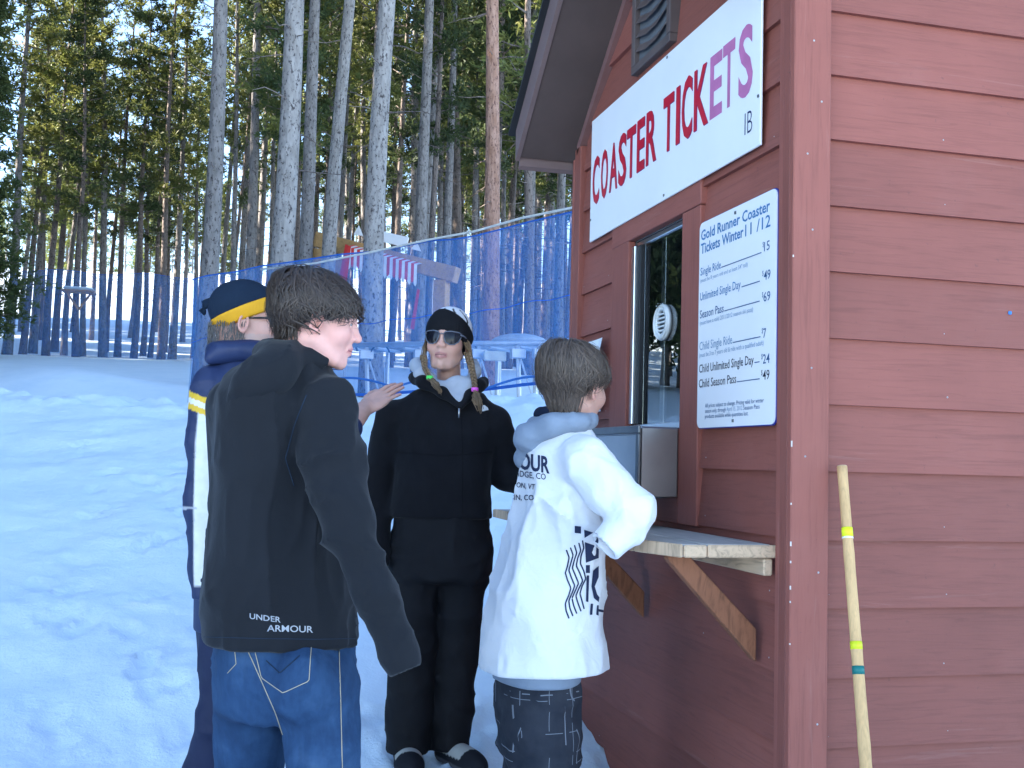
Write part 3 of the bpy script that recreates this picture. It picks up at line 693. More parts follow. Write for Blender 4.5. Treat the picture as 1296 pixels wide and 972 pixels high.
simple('net_band', (.015, .10, .40), .6); simple('rope_white', (.55, .53, .48), .8); simple('rope_blue', (.03, .14, .42), .7); simple('cable_dark', (.05, .07, .11), .6)
TOP = [(244, 354), (262, 349), (300, 344), (330, 337), (360, 333), (400, 327), (432, 322), (470, 319), (500, 314), (545, 305), (575, 303), (600, 299), (640, 289), (670, 281), (700, 274), (735, 266), (790, 255)]
ndep = lambda px: 13.0-3.4*(px-244)/490
def lerp_px(px):
    for (a, b), (c, d) in zip(TOP, TOP[1:]):
        if a <= px <= c: return b+(d-b)*(px-a)/(c-a)
    return TOP[-1][1]
fence = thing('net_fence', 'blue safety netting strung on a rope behind the woman, running to the booth', 'fence', loc=tuple(at(470, 480, 11.4)))
FO = np.array(fence.location); V = []; F = []; cols = 110; rows = 14; tops = []; bots = []; mids = []
for i in range(cols+1):
    px = 244+(790-244)*i/cols; d = ndep(px); T = at(px, lerp_px(px), d)
    zb = max(gz(T[0], T[1])+.02, 0); hgt = 1.36; B = np.array([T[0], T[1], max(zb, T[2]-hgt-.12)])
    nrm = np.cross(SIDE, ZUP); nrm = HEAD
    for j in range(rows+1):
        g = j/rows; w = math.sin(g*math.pi); p = T*(1-g)+B*g + nrm*(.06*w*math.sin(px*.11)+.03*w*noise.noise(Vector((px*.05, g*3, 0))))
        V.append(p-FO)
        if j == 0: tops.append(p)
        if j == rows: bots.append(p)
        if j == round(rows*.52): mids.append(p)
for i in range(cols):
    for j in range(rows): a = i*(rows+1)+j; F.append((a, a+1, a+rows+2, a+rows+1))
obj('netting', V, F, 'net', fence, True)
for nm, ln, wdt in (('top_band', tops, .016), ('seam_band', mids, .009), ('bottom_band', bots, .03)):
    V = []; F = []
    for i, p in enumerate(ln): V += [p-FO-HEAD*.012+np.array([0, 0, wdt/2]), p-FO-HEAD*.012-np.array([0, 0, wdt/2])]
    F = [(2*i, 2*i+1, 2*i+3, 2*i+2) for i in range(len(ln)-1)]; obj(nm, V, F, 'net_band', fence, True)
mb = MB(); mb.tube([at(px, py, ndep(px)-.05)-FO for px, py in ((330, 341), (400, 333), (470, 319), (545, 303), (600, 293), (660, 276), (728, 262), (790, 248))], .011, 6); mb.make('rope', 'rope_white', fence, True)
mb = MB(); pts = []
for i in range(60):
    px = 380+(760-380)*i/59; p = at(px, 488, ndep(px)-.2); z = gz(p[0], p[1]); pts.append(np.array([p[0], p[1], max(z+.03, p[2]-.02+.10*abs(math.sin((px-380)/38)))])-FO)
mb.tube(pts, .012, 5); mb.make('bottom_rope', 'rope_blue', fence, True)
# a second run of the same netting farther back on the left
fence2 = thing('net_fence', 'fainter run of blue netting among the far trunks at the left', 'fence', loc=tuple(at(110, 455, 27))); F2O = np.array(fence2.location); V = []; F = []; tp2 = []
for i in range(41):
    px = -40+290*i/40; T = at(px, 338+13*(px+40)/290+2.0*math.sin(px*.06), 27.2); B = np.array([T[0], T[1], gz(T[0], T[1])+.03])
    for j in range(9): g = j/8; V.append(T*(1-g)+B*g+HEAD*.05*math.sin(px*.2)*math.sin(g*3.14)-F2O)
    tp2.append(T-F2O)
for i in range(40):
    for j in range(8): a = i*9+j; F.append((a, a+1, a+10, a+9))
obj('netting', V, F, 'net', fence2, True)
mb = MB(); mb.tube(tp2, .006, 5); mb.make('rope', 'net_band', fence2, True)
# cables lying in loops on the snow at the left
for (py, d, amp, nm, lab) in ((492, 13.4, .03, 'cable', 'thin dark cable looping over the snow at the left below the far pines'),):
    mb = MB(); pts = []
    x1 = 246 if nm == 'cable' else 112
    for i in range(50):
        px = -10+(x1+10)*i/49; p = at(px, py, d); z = gz(p[0], p[1])
        pts.append((p[0], p[1], z+.01+amp*.4+amp*1.6*abs(math.sin(px*.031))))
    mb.tube(pts, .0065, 5); o = mb.make(nm, 'cable_dark', None, True); tag(o, lab, nm)

# ------------------------------------------------------------------ coaster track behind the net
simple('track_steel', (.50, .52, .54), .45, .5, .5, .1); simple('cover_gray', (.42, .45, .48), .6, .3, 0, .1); simple('cream_box', (.62, .60, .50), .6)
D0 = 14.2; TL = at(425, 437, D0+.6); TRr = at(760, 433, D0-1.2)
track = thing('coaster_track', 'grey steel pipe track crossing behind the blue net above the snow', 'track', loc=tuple((TL+TRr)/2)); TO = np.array(track.location); tdir = (TRr-TL)/np.linalg.norm(TRr-TL); tn = np.cross(tdir, ZUP)
for off, dz in ((0, 0), (.55, -.01)):
    mb = MB(); mb.tube([TL-TO-tn*off+ZUP*dz, TRr-TO-tn*off+ZUP*dz], .036, 10); mb.make('rail', 'track_steel', track, True)
LT = np.linalg.norm(TRr-TL)
for q in np.arange(.25, LT, .42):
    c = TL+tdir*q-TO; mb = MB(); mb.tube([c-ZUP*.05, c-tn*.55-ZUP*.04], .022, 6); mb.make('crosstie', 'track_steel', track)
for q in (.5, 1.35, 2.2, 2.75, 3.05):
    c = TL+tdir*q-TO; z = gz(*(c+TO)[:2])-TO[2]
    mb = MB(); mb.tube([c-ZUP*.03, np.array([c[0]+.05, c[1], z-.1])], .03, 6); mb.tube([c-tn*.5-ZUP*.03, np.array([*(c-tn*.5)[:2], z-.1])], .03, 6); mb.tube([c-ZUP*.08, np.array([*(c+tdir*.3)[:2], z])], .014, 5); mb.make('support_leg', 'track_steel', track)
    box_obj('bracket', c-np.array([.09, .06, .19]), c+np.array([.09, .04, -.07]), 'track_steel', track, .008)
box_obj('cream_panel', TL+tdir*2.45-TO-np.array([.16, .05, .22]), TL+tdir*2.45-TO+np.array([.12, .01, -.10]), 'cream_box', track, .01)
for q, r in ((.15, .22), (.72, .16), (2.0, .2)):
    mb = MB(); c = TL+tdir*q-TO-ZUP*.12; mb.tube([c+tdir*r*math.cos(a)+ZUP*(r*math.sin(a)*1.1-.05) for a in np.linspace(.4, 3.4, 14)], .012, 5); mb.make('hose_loop', 'cable_dark', track, True)
def dome(name, px, py, d, w, h, dp, mat, label):
    c = at(px, py, d); V = []; F = []; n, r = 28, 8
    for i in range(r+1):
        a = i/r*math.pi/2
        for j in range(n):
            b = 2*math.pi*j/n; V.append(tdir*(w*math.cos(a)*math.cos(b))+tn*(dp*math.cos(a)*math.sin(b))+ZUP*(h*math.sin(a)))
    for i in range(r):
        for j in range(n): F.append((i*n+j, i*n+(j+1) % n, (i+1)*n+(j+1) % n, (i+1)*n+j))
    F.append(tuple(range(n-1, -1, -1))); rt = thing(name, label, 'cover', loc=tuple(c)); obj('shell', V, F, mat, rt, True)
    mb = MB(); mb.tube([tdir*(w*1.01*math.cos(b))+tn*(dp*1.01*math.sin(b))-ZUP*.005 for b in np.linspace(0, 2*math.pi, 30)], .016, 5); mb.make('rim', 'track_steel', rt, True)
    zz = gz(c[0], c[1])-c[2]; mb = MB()
    for sx in (-.7, .7): mb.tube([tdir*w*sx, tdir*w*sx+ZUP*(zz-.1)], .02, 6)
    mb.make('support_leg', 'track_steel', rt); return rt
dome('sled_cover', 657, 434, 15.4, .42, .13, .30, 'cover_gray', 'grey domed cover beside the pipe track right of the reddish pine')
dome('sled_cover', 722, 436, 16.0, .34, .09, .3, 'cover_gray', 'low grey domed cover nearest the booth corner behind the net'); dome('sled_cover', 452, 436, 16.0, .30, .11, .3, 'cover_gray', 'grey domed cover half hidden behind the tall mottled pine')

# ------------------------------------------------------------------ timber frame with striped awning
D1 = 20.5; A = at(407, 305, D1+.3); B = at(572, 347, D1-.6)
A0 = np.array([A[0], A[1], gz(A[0], A[1])]); B0 = np.array([B[0], B[1], gz(B[0], B[1])])
frame = thing('timber_frame', 'timber post and beam entry frame with red striped awning behind the net', 'frame', loc=tuple((A0+B0)/2)); TF = np.array(frame.location)
fd = (B-A)/np.linalg.norm(B-A); fn = np.cross(fd, ZUP); fn /= np.linalg.norm(fn)
beam_obj('beam', A-fd*.1-TF, B+fd*.1-TF, .26, .28, 'timber', frame, bev=.01)
beam_obj('post', A0-TF-ZUP*.2, A-TF-ZUP*.16, .24, .24, 'timber', frame, ref=fn, bev=.01); beam_obj('post', B0-fd*.2-TF-ZUP*.2, B-fd*.2-TF-ZUP*.16, .24, .24, 'timber', frame, ref=fn, bev=.01)
C1 = at(432, 328, D1+2.4); beam_obj('post', np.array([C1[0], C1[1], gz(C1[0], C1[1])])-TF, C1-TF, .20, .20, 'timber', frame, ref=fn, bev=.01)
simple('awning_red', (.62, .035, .03), .6); simple('awning_white', (.78, .76, .74), .6)
aw0 = at(437, 312, D1-.35); aw1 = at(528, 335, D1-.75); ad = (aw1-aw0); nst = 24
for i in range(nst):
    a = aw0+ad*(i/nst)-TF; b = aw0+ad*((i+1)/nst)-TF; fnn = -fn if np.dot(fn, HEAD) > 0 else fn
    drop = .30+.05*(i % 2); m_ = 'awning_red' if i % 2 == 0 else 'awning_white'
    V = [a-fnn*.35+ZUP*.10, b-fnn*.35+ZUP*.10, b, a, b-ZUP*drop, (a+b)/2-ZUP*(drop+.05), a-ZUP*drop]
    obj('awning_stripe', V, [(0, 1, 2, 3), (3, 2, 4, 5, 6)], m_, frame)
obj('awning_flap', [aw0-TF+v for v in (ZUP*.05, fd*.12+ZUP*.02, fd*.05-ZUP*.75, -fd*.14-ZUP*.78)], [(0, 1, 2, 3)], 'awning_red', frame)
f2 = at(528, 372, D1-.7); obj('awning_flap', [f2-TF+v for v in (ZUP*.1, fd*.05+ZUP*.08, -fd*.04-ZUP*.65, -fd*.12-ZUP*.66)], [(0, 1, 2, 3)], 'awning_red', frame)
s0 = at(470, 296, D1-.2); s1 = at(516, 307, D1-.4)
beam_obj('top_sign', s0-TF, s1-TF, .02, .19, 'white_sign', frame)
for px, py in ((454, 292), (527, 311)):
    c = at(px, py, D1-.3)-TF; prism = [c-fd*.10-ZUP*.08, c+fd*.10-ZUP*.08, c+ZUP*.10]; V = prism+[q+HEAD*.03 for q in prism]
    obj('peak_cap', V, [(0, 1, 2), (5, 4, 3), (0, 3, 4, 1), (1, 4, 5, 2), (2, 5, 3, 0)], 'awning_white', frame)
# snow-capped platform on a far trunk
c = at(100, 368, 29.6); pf = thing('tree_platform', 'small snow capped wooden platform fixed to a far trunk at the left', 'platform', loc=tuple(c))
box_obj('deck', (-.42, -.25, -.05), (.42, .25, .0), 'timber', pf, .01); box_obj('snow_cap', (-.38, -.22, .001), (.38, .22, .09), 'snow', pf, .04)
beam_obj('bracket', (-.3, 0, -.06), (0, .1, -.5), .05, .05, 'timber', pf); beam_obj('bracket', (.3, 0, -.06), (0, .1, -.5), .05, .05, 'timber', pf)

# ------------------------------------------------------------------ implicit-surface modelling for people and clothes
f32 = np.float32
def smin(a, b, k):
    h = np.clip(.5+.5*(b-a)/k, 0, 1); return b*(1-h)+a*h-k*h*(1-h)
def smax(a, b, k): return -smin(-a, -b, k)
def sph(P, c, r): return np.linalg.norm(P-np.asarray(c, f32), axis=1)-r
def ell(P, c, r, B=None):
    q = P-np.asarray(c, f32)
    if B is not None: q = q@np.asarray(B, f32).T
    r = np.asarray(r, f32); k0 = np.linalg.norm(q/r, axis=1); k1 = np.linalg.norm(q/(r*r), axis=1)+1e-9
    return k0*(k0-1)/k1
def cone(P, a, b, ra, rb):
    a = np.asarray(a, f32); b = np.asarray(b, f32); d = b-a; t = np.clip(((P-a)@d)/(d@d+1e-12), 0, 1)
    return np.linalg.norm(P-a-t[:, None]*d, axis=1)-(ra+(rb-ra)*t)
def chain(P, pts, rs, k=.02):
    o = None
    for a, b, ra, rb in zip(pts, pts[1:], rs, rs[1:]):
        d = cone(P, a, b, ra, rb); o = d if o is None else smin(o, d, k)
    return o
def loft(P, lev, side, fwd, p=2.3, cap=.02):
    """lev: list of (centre, a, b) from bottom to top; ellipse-like sections with half axes a along side, b along fwd"""
    lev = sorted(lev, key=lambda l: l[0][2]); z = np.array([l[0][2] for l in lev]); C = np.array([l[0] for l in lev]); A = np.array([l[1] for l in lev]); B = np.array([l[2] for l in lev])
    cx = np.interp(P[:, 2], z, C[:, 0]); cy = np.interp(P[:, 2], z, C[:, 1]); a = np.interp(P[:, 2], z, A); b = np.interp(P[:, 2], z, B)
    dx = P[:, 0]-cx; dy = P[:, 1]-cy
    u = np.abs(dx*side[0]+dy*side[1])/a; v = np.abs(dx*fwd[0]+dy*fwd[1])/b
    d = ((u**p+v**p)**(1/p)-1)*np.minimum(a, b)
    return smax(d, np.maximum(P[:, 2]-z[-1], z[0]-P[:, 2]), cap)
def _hash(i, j, k, s): 
    n = (i*374761393+j*668265263+k*1274126177+s*974634777) & 0x7fffffff
    n = ((n ^ (n >> 13))*1274126177) & 0x7fffffff
    return ((n ^ (n >> 16)) & 0xffff)/65535.0
def vnoise(P, freq, seed=0):
    q = np.asarray(P, np.float64)*np.asarray(freq); i = np.floor(q).astype(np.int64); f = q-i; f = f*f*(3-2*f); o = 0
    for a in (0, 1):
        for b in (0, 1):
            for c in (0, 1):
                w = (f[:, 0] if a else 1-f[:, 0])*(f[:, 1] if b else 1-f[:, 1])*(f[:, 2] if c else 1-f[:, 2])
                o = o+w*_hash(i[:, 0]+a, i[:, 1]+b, i[:, 2]+c, seed)
    return o*2-1
def folds(P, freq, seed=0, warp=.05, wf=5, B=None):
    """soft cloth folds: ridged noise stretched along the third axis of B"""
    Q = P if B is None else P@np.asarray(B).T
    w = np.stack([vnoise(P, (wf,)*3, seed+7), vnoise(P, (wf,)*3, seed+8), vnoise(P, (wf,)*3, seed+9)], 1)*warp
    n = vnoise(Q+w, freq, seed); return 1-2*np.sqrt(np.abs(n)+.0025)
def surface(f, lo, hi, h):
    lo = np.asarray(lo, float); hi = np.asarray(hi, float); n = np.maximum(np.ceil((hi-lo)/h).astype(int)+1, 4)
    ax = [lo[i]+h*np.arange(n[i]) for i in range(3)]
    # coarse pass on block centres, then the fine grid only near the surface
    bs_ = 6; nb_ = -(-n//bs_); cx = [lo[i]+h*(np.arange(nb_[i])*bs_+(bs_-1)/2) for i in range(3)]
    Dc = f(np.stack(np.meshgrid(*cx, indexing='ij'), -1).reshape(-1, 3).astype(f32)).reshape(nb_)
    near = np.abs(Dc) < h*bs_*1.35+.022; big = np.repeat(np.repeat(np.repeat(near, bs_, 0), bs_, 1), bs_, 2)[:n[0], :n[1], :n[2]]
    D = np.repeat(np.repeat(np.repeat(Dc, bs_, 0), bs_, 1), bs_, 2)[:n[0], :n[1], :n[2]].astype(np.float64)
    I = np.argwhere(big); D[big] = f((lo+h*I).astype(f32)); S = D < 0
    cs = [(a, b, c) for a in (0, 1) for b in (0, 1) for c in (0, 1)]
    sl = lambda A, c: A[c[0]:n[0]-1+c[0], c[1]:n[1]-1+c[1], c[2]:n[2]-1+c[2]]
    cnt = sum(sl(S, c).astype(np.int8) for c in cs); M = (cnt > 0) & (cnt < 8); idx = np.argwhere(M)
    pos = np.zeros((len(idx), 3)); num = np.zeros(len(idx))
    for c in cs:
        for x in range(3):
            if c[x] == 0:
                e = list(c); e[x] = 1; ia = idx+np.array(c); ib = idx+np.array(e)
                da = D[ia[:, 0], ia[:, 1], ia[:, 2]]; db = D[ib[:, 0], ib[:, 1], ib[:, 2]]; cr = (da < 0) != (db < 0)
                t = np.where(cr, da/np.where(cr, da-db, 1), 0); pt = ia.astype(float); pt[:, x] += t
                pos += pt*cr[:, None]; num += cr
    V = lo+h*pos/num[:, None]; ID = -np.ones(M.shape, dtype=np.int64); ID[M] = np.arange(len(idx)); F = []
    for x in range(3):
        y, z = (x+1) % 3, (x+2) % 3
        A = np.take(S, range(0, n[x]-1), axis=x); Bv = np.take(S, range(1, n[x]), axis=x); ed = np.argwhere(A != Bv)
        ed = ed[(ed[:, y] > 0) & (ed[:, z] > 0) & (ed[:, y] < n[y]-1) & (ed[:, z] < n[z]-1)]
        def cid(dy, dz): q = ed.copy(); q[:, y] += dy; q[:, z] += dz; return ID[q[:, 0], q[:, 1], q[:, 2]]
        Q = np.stack([cid(-1, -1), cid(0, -1), cid(0, 0), cid(-1, 0)], 1)
        ins = S[ed[:, 0], ed[:, 1], ed[:, 2]]; Q[~ins] = Q[~ins][:, ::-1]; F.append(Q)
    F = np.vstack(F); F = F[(F >= 0).all(1)]
    return V, F
def smooth_mesh(V, F, it=2, w=.5):
    n = len(V)
    for _ in range(it):
        A = np.zeros_like(V); c = np.zeros(n)
        for a in range(4):
            b = (a+1) % 4
            np.add.at(A, F[:, a], V[F[:, b]]); np.add.at(c, F[:, a], 1); np.add.at(A, F[:, b], V[F[:, a]]); np.add.at(c, F[:, b], 1)
        V = V*(1-w)+w*A/np.maximum(c, 1)[:, None]
    return V
class Geo:
    def __init__(s): s.V = []; s.F = []; s.C = []; s.M = []; s.n = 0
    def add(s, V, F, col=None, mi=0):
        V = np.asarray(V, float); s.V.append(V)
        F = [tuple(int(i)+s.n for i in f) for f in F]; s.F += F; s.M += [mi]*len(F); s.n += len(V)
        if col is None: col = (.8, .8, .8)
        c = np.asarray(col, float); s.C.append(np.tile(c, (len(V), 1)) if c.ndim == 1 else c)
    def make(s, name, mats, parent, smooth=True):
        org = np.array(parent.location); par = parent.parent
        while par is not None: org = org+np.array(par.location); par = par.parent
        V = np.vstack(s.V)-org
        me = bpy.data.meshes.new(name); me.from_pydata(V.tolist(), [], s.F)
        for mm in ([mats] if isinstance(mats, str) else mats): me.materials.append(MATS[mm])
        me.polygons.foreach_set('material_index', np.asarray(s.M, dtype=np.int32))
        if smooth: me.polygons.foreach_set('use_smooth', np.ones(len(me.polygons), dtype=bool))
        at_ = me.color_attributes.new('Col', 'FLOAT_COLOR', 'POINT'); C = np.hstack([np.vstack(s.C), np.ones((len(V), 1))]).astype(f32); at_.data.foreach_set('color', C.ravel())
        me.update(); return link(name, me, parent)
class Frame:
    def __init__(s, o, fwd, up=(0, 0, 1), sc=1.0):
        s.o = np.asarray(o, float); f = np.asarray(fwd, float); f = f/np.linalg.norm(f); u = np.asarray(up, float); u = u-f*(u@f); u /= np.linalg.norm(u)
        s.f = f; s.u = u; s.s = np.cross(f, u); s.B = np.stack([s.s, f, u]); s.k = sc
    def w(s, P): return s.o+(np.asarray(P, float)*s.k)@s.B
    def l(s, P): return ((np.asarray(P, float)-s.o)@s.B.T)/s.k
def horiz(deg):   # horizontal unit vector: 0 = away from the camera, 90 = to the right in the picture
    a = rad(deg); return HEAD*math.cos(a)+SIDE*math.sin(a)

# head in a local frame: x to the person's right, y out of the face, z up; origin between the ears
def head_geo(G, fr, neck_to, neck_r=.056, h=.0026, skin=(.62, .36, .27), lip=(.50, .16, .14), brow=(.05, .035, .025), jaw=.050, nose=1.0, eyes=True, stub=None, iris=(.10, .07, .05), ears=True, mouth_open=0.0, fwid=1.0):
    nk = fr.l(neck_to)
    def f(P):
        P = P*np.array((1/fwid, 1, 1), f32); A = np.abs(P[:, 0]); Q = P.copy(); Q[:, 0] = A
        d = ell(P, (0, -.018, .040), (.0745, .094, .083))
        d = smin(d, ell(P, (0, .030, -.008), (.065, .064, .084)), .02)
        d = smin(d, ell(P, (0, .034, -.072), (jaw, .052, .038)), .022)
        d = smin(d, sph(P, (0, .076, -.094), .017), .022)
        d = smin(d, cone(Q, (.050, .0, -.050), (.030, .058, -.092), .016, .013), .022)
        d = smin(d, sph(Q, (.040, .058, -.022), .023), .03)
        d = smin(d, cone(Q, (.044, .072, .030), (.010, .086, .028), .009, .009), .014)
        d = smin(d, cone(P, (0, .086, .030), (0, .104*nose, -.016), .0075, .0095), .014)
        d = smin(d, sph(P, (0, .107*nose, -.021), .0100), .010)
        d = smin(d, sph(Q, (.0115, .097, -.024), .0075), .009)
        d = smax(d, -ell(Q, (.033, .098, .010), (.017, .014, .0105)), .014)
        d = smin(d, sph(P, (0, .082, -.052), .017), .018)                     # mouth mound
        d = smin(d, cone(Q, (0, .0975, -.0505), (.021, .086, -.0565), .0052, .0028), .005)
        d = smin(d, cone(Q, (0, .0955, -.0640-mouth_open), (.019, .084, -.0585), .0062, .003), .005)
        d = smax(d, -cone(Q, (0, .1035, -.0572-mouth_open*.5), (.022, .090, -.0575), .0017+mouth_open*.5, .001), .002)
        if eyes:
            eb = sph(Q, (.0315, .0755, .0105), .0122); lid = sph(Q, (.0315, .0760, .0105), .0142)
            zz = Q[:, 2]-.0105
            d = smin(d, np.maximum(lid, -(zz-.0018)), .003); d = smin(d, np.maximum(lid, zz+.0036), .003)
            d = np.minimum(d, eb)
        if ears:
            er = Q-np.array((.0755, -.010, -.004), f32); c_, s_ = math.cos(.30), math.sin(.30)
            ex = er[:, 0]*c_+er[:, 1]*s_; ey = -er[:, 0]*s_+er[:, 1]*c_; ez = er[:, 2]; ey2 = (ey-.12*ez)*1.1; ez = ez*1.1
            rr = np.sqrt((ey2/.0155)**2+(np.where(ez < 0, ez/.026, ez/.029))**2)
            rim = np.sqrt(((rr-1)*.0155)**2+(ex-.008)**2)-.0040
            disc = np.maximum((rr-.95)*.0155, np.abs(ex-.0015+.004*(1-rr))-.0032)
            ear = smin(rim, disc, .006); ear = smin(ear, sph(er, (.004, .0035, -.025), .0062), .008); ear = smin(ear, sph(er, (.003, .013, -.003), .0050), .006)
            d = smin(d, ear, .006)
        t0 = np.array((0, -.030, -.045)); d = smin(d, cone(P, t0, nk, neck_r/fr.k, neck_r/fr.k*1.08), .025)
        return d
    lo = np.minimum((-.105, -.13, -.13), nk-.07); hi = np.maximum((.105, .145, .14), nk+.07)
    V, F = surface(f, lo, hi, h)
    C = np.tile(np.array(skin), (len(V), 1)); A = np.abs(V[:, 0])
    def blend(m_, col): 
        nonlocal C
        m_ = np.clip(m_, 0, 1)[:, None]; C = C*(1-m_)+np.array(col)*m_
    red = (skin[0]*1.02, skin[1]*.84, skin[2]*.84)
    blend(.55*np.exp(-(((A-.045)/.022)**2+((V[:, 2]+.025)/.022)**2))*(V[:, 1] > .03), red)
    blend(.5*np.exp(-((A/.014)**2+((V[:, 2]+.02)/.014)**2))*(V[:, 1] > .095), red)
    blend(.6*sstep(A, .079, .084), red)
    lm = (V[:, 1] > .076) & (A < .0225)
    up_ = np.exp(-((V[:, 2]+.0515-.0045*(A/.02)*-1)/.0040)**2); lo_ = np.exp(-((V[:, 2]+.0635+mouth_open-.004*(A/.02))/.0045)**2)
    blend(np.maximum(up_, lo_)*lm*.9, lip); blend(np.exp(-((V[:, 2]+.0575+mouth_open*.5)/.0014)**2)*lm*(A < .02), (.12, .03, .03))
    bz = .034+.004*np.sin(np.clip((A-.012)/.04, 0, 1)*3.14)
    blend(np.exp(-((V[:, 2]-bz)/.0042)**2)*(A > .012)*(A < .052)*(V[:, 1] > .05)*.85, brow)
    if eyes:
        q = V.copy(); q[:, 0] = A; r_ = np.linalg.norm(q-np.array((.0315, .0765, .0105)), axis=1); ebm = (r_ < .0131) & (V[:, 1] > .080) & (np.abs(V[:, 2]-.0105) < .0075)
        C[ebm] = (.30, .26, .25); ir = ebm & (np.hypot(A-.0315, V[:, 2]-.0110) < .0062); C[ir] = iris
        pu = ebm & (np.hypot(A-.0315, V[:, 2]-.0110) < .0026); C[pu] = (.01, .01, .01)
        ls = (np.abs(V[:, 2]-.0140) < .0016) & (np.abs(A-.0315) < .013) & (V[:, 1] > .082); C[ls] = C[ls]*.25
    if stub is not None:
        sm_ = np.clip(((V[:, 1] > -.02)*(V[:, 2] < -.035)*(V[:, 2] > -.125)*(1-.0)), 0, 1)*stub[1]; blend(sm_, stub[0])
    G.add(fr.w(V), F, C); return f

# hand in a local frame: x towards the thumb, y along the fingers, z out of the back of the hand; origin at the wrist
def hand_geo(G, fr, curl=(.25, .3, .35, .4), spread=1.0, thumb=.7, side=1, h=.0024, skin=(.62, .36, .27), wrist_to=None, hidden=False):
    if hidden: fr.k = .5; thumb = -1.5
    fing = [(.030, .088, .074, .0085), (.0105, .093, .083, .0088), (-.0095, .089, .077, .0084), (-.0275, .080, .060, .0074)]
    segs = []
    for (x, y, L, r), cu in zip(fing, curl):
        p = np.array((x, y, 0)); a = -.05; dx = x*1.6*spread
        for i, fr_ in enumerate((.46, .30, .24)):
            a += cu*(.55, 1.0, .8)[i]; q = p+L*fr_*np.array((dx*.5*math.cos(a), math.cos(a), -math.sin(a))); segs.append((p, q, r*(1-.10*i), r*(1-.10*(i+1)))); p = q
    tp = [np.array((.026, .022, -.006)), np.array((.048, .046, -.014)), np.array((.058+.012*thumb, .072, -.022)), np.array((.060+.016*thumb, .097, -.028))]
    wl = fr.l(wrist_to) if wrist_to is not None else np.array((0, -.03 if hidden else -.08, 0))
    def f(P):
        Q = P.copy(); Q[:, 0] *= side
        d = ell(Q, (0, .050, -.002), (.040, .056, .0145)); d = smin(d, cone(Q, (.022, .020, 0), (.028, .085, 0), .013, .0105), .012); d = smin(d, cone(Q, (-.020, .020, 0), (-.026, .078, 0), .012, .0095), .012)
        for a, b, ra, rb in segs: d = smin(d, cone(Q, a, b, ra, rb), .0035)
        for a, b, ra, rb in zip(tp, tp[1:], (.015, .0115, .0100), (.0115, .0100, .0082)): d = smin(d, cone(Q, a, b, ra, rb), .008)
        w2 = wl.copy(); w2[0] *= side
        return smin(d, cone(Q, (0, .012, 0), w2, .0245, .030), .014)
    lo = np.minimum((-.085, -.03, -.09), wl-.04); hi = np.maximum((.09, .20, .035), wl+.04)
    V, F = surface(f, lo, hi, h); C = np.tile(np.array(skin), (len(V), 1)); tip = sstep(V[:, 1], .10, .17)[:, None]*.35
    C = C*(1-tip)+np.array((skin[0], skin[1]*.75, skin[2]*.72))*tip; G.add(fr.w(V), F, C)

def strands(G, fr, n, seed, cap, bound, col, whorl=(.0, -.045), wid=(.0016, .0030), wave=.10, lift=.006, arc=(.45, .95), seg=7, tail=.006, start=.05):
    """locks of hair that run from the crown down over an ellipsoid cap; bound(theta) gives the polar angle where hair ends"""
    rs = np.random.default_rng(seed); c = np.array(cap[0]); R = np.array(cap[1])
    for i in range(n):
        th = rs.random()*2*math.pi; pe = bound(th)*rs.uniform(.93, 1.05); L = rs.uniform(*arc)*pe; ps = max(start, pe-L) if rs.random() < .45 else rs.uniform(start, max(start+.01, pe-.35))
        pend = min(pe, ps+L); w0 = rs.uniform(*wid); off = rs.uniform(-.003, .007); ph = rs.random()*6; wv = rs.normal(0, wave); sw = rs.normal(0, .16)
        V = []; pr_ = None; pts = []
        for q in range(seg):
            f = q/(seg-1); p_ = ps+(pend-ps)*f; t_ = th+wv*math.sin(f*3.2+ph)+sw*f
            o = off+lift*math.sin(f*3.14)+(tail*f*f*rs.uniform(.2, 1.2) if pend > pe*.9 else -.004*f*f)
            dv = np.array((math.sin(p_)*math.sin(t_), math.sin(p_)*math.cos(t_), math.cos(p_)))
            wh = np.array((whorl[0], whorl[1], 0))*math.cos(min(p_, 1.57)); pts.append(c+dv*(R+o)+wh)
        for q in range(seg):
            t = pts[min(q+1, seg-1)]-pts[max(q-1, 0)]; t = t/np.linalg.norm(t); nrm = pts[q]-c; nrm /= np.linalg.norm(nrm); sd = np.cross(t, nrm); sd /= np.linalg.norm(sd)+1e-9
            f = q/(seg-1); w = w0*(.55+.9*math.sin(min(1, f*1.25+.15)*3.14)**.7*.7) if q < seg-1 else w0*.08
            V += [pts[q]-sd*w, pts[q]+nrm*w*.75, pts[q]+sd*w]
        F = []
        for q in range(seg-1):
            a = q*3; F += [(a, a+1, a+4, a+3), (a+1, a+2, a+5, a+4)]
        k_ = rs.uniform(.65, 1.4); G.add(fr.w(np.array(V)), F, np.array(col)*k_)
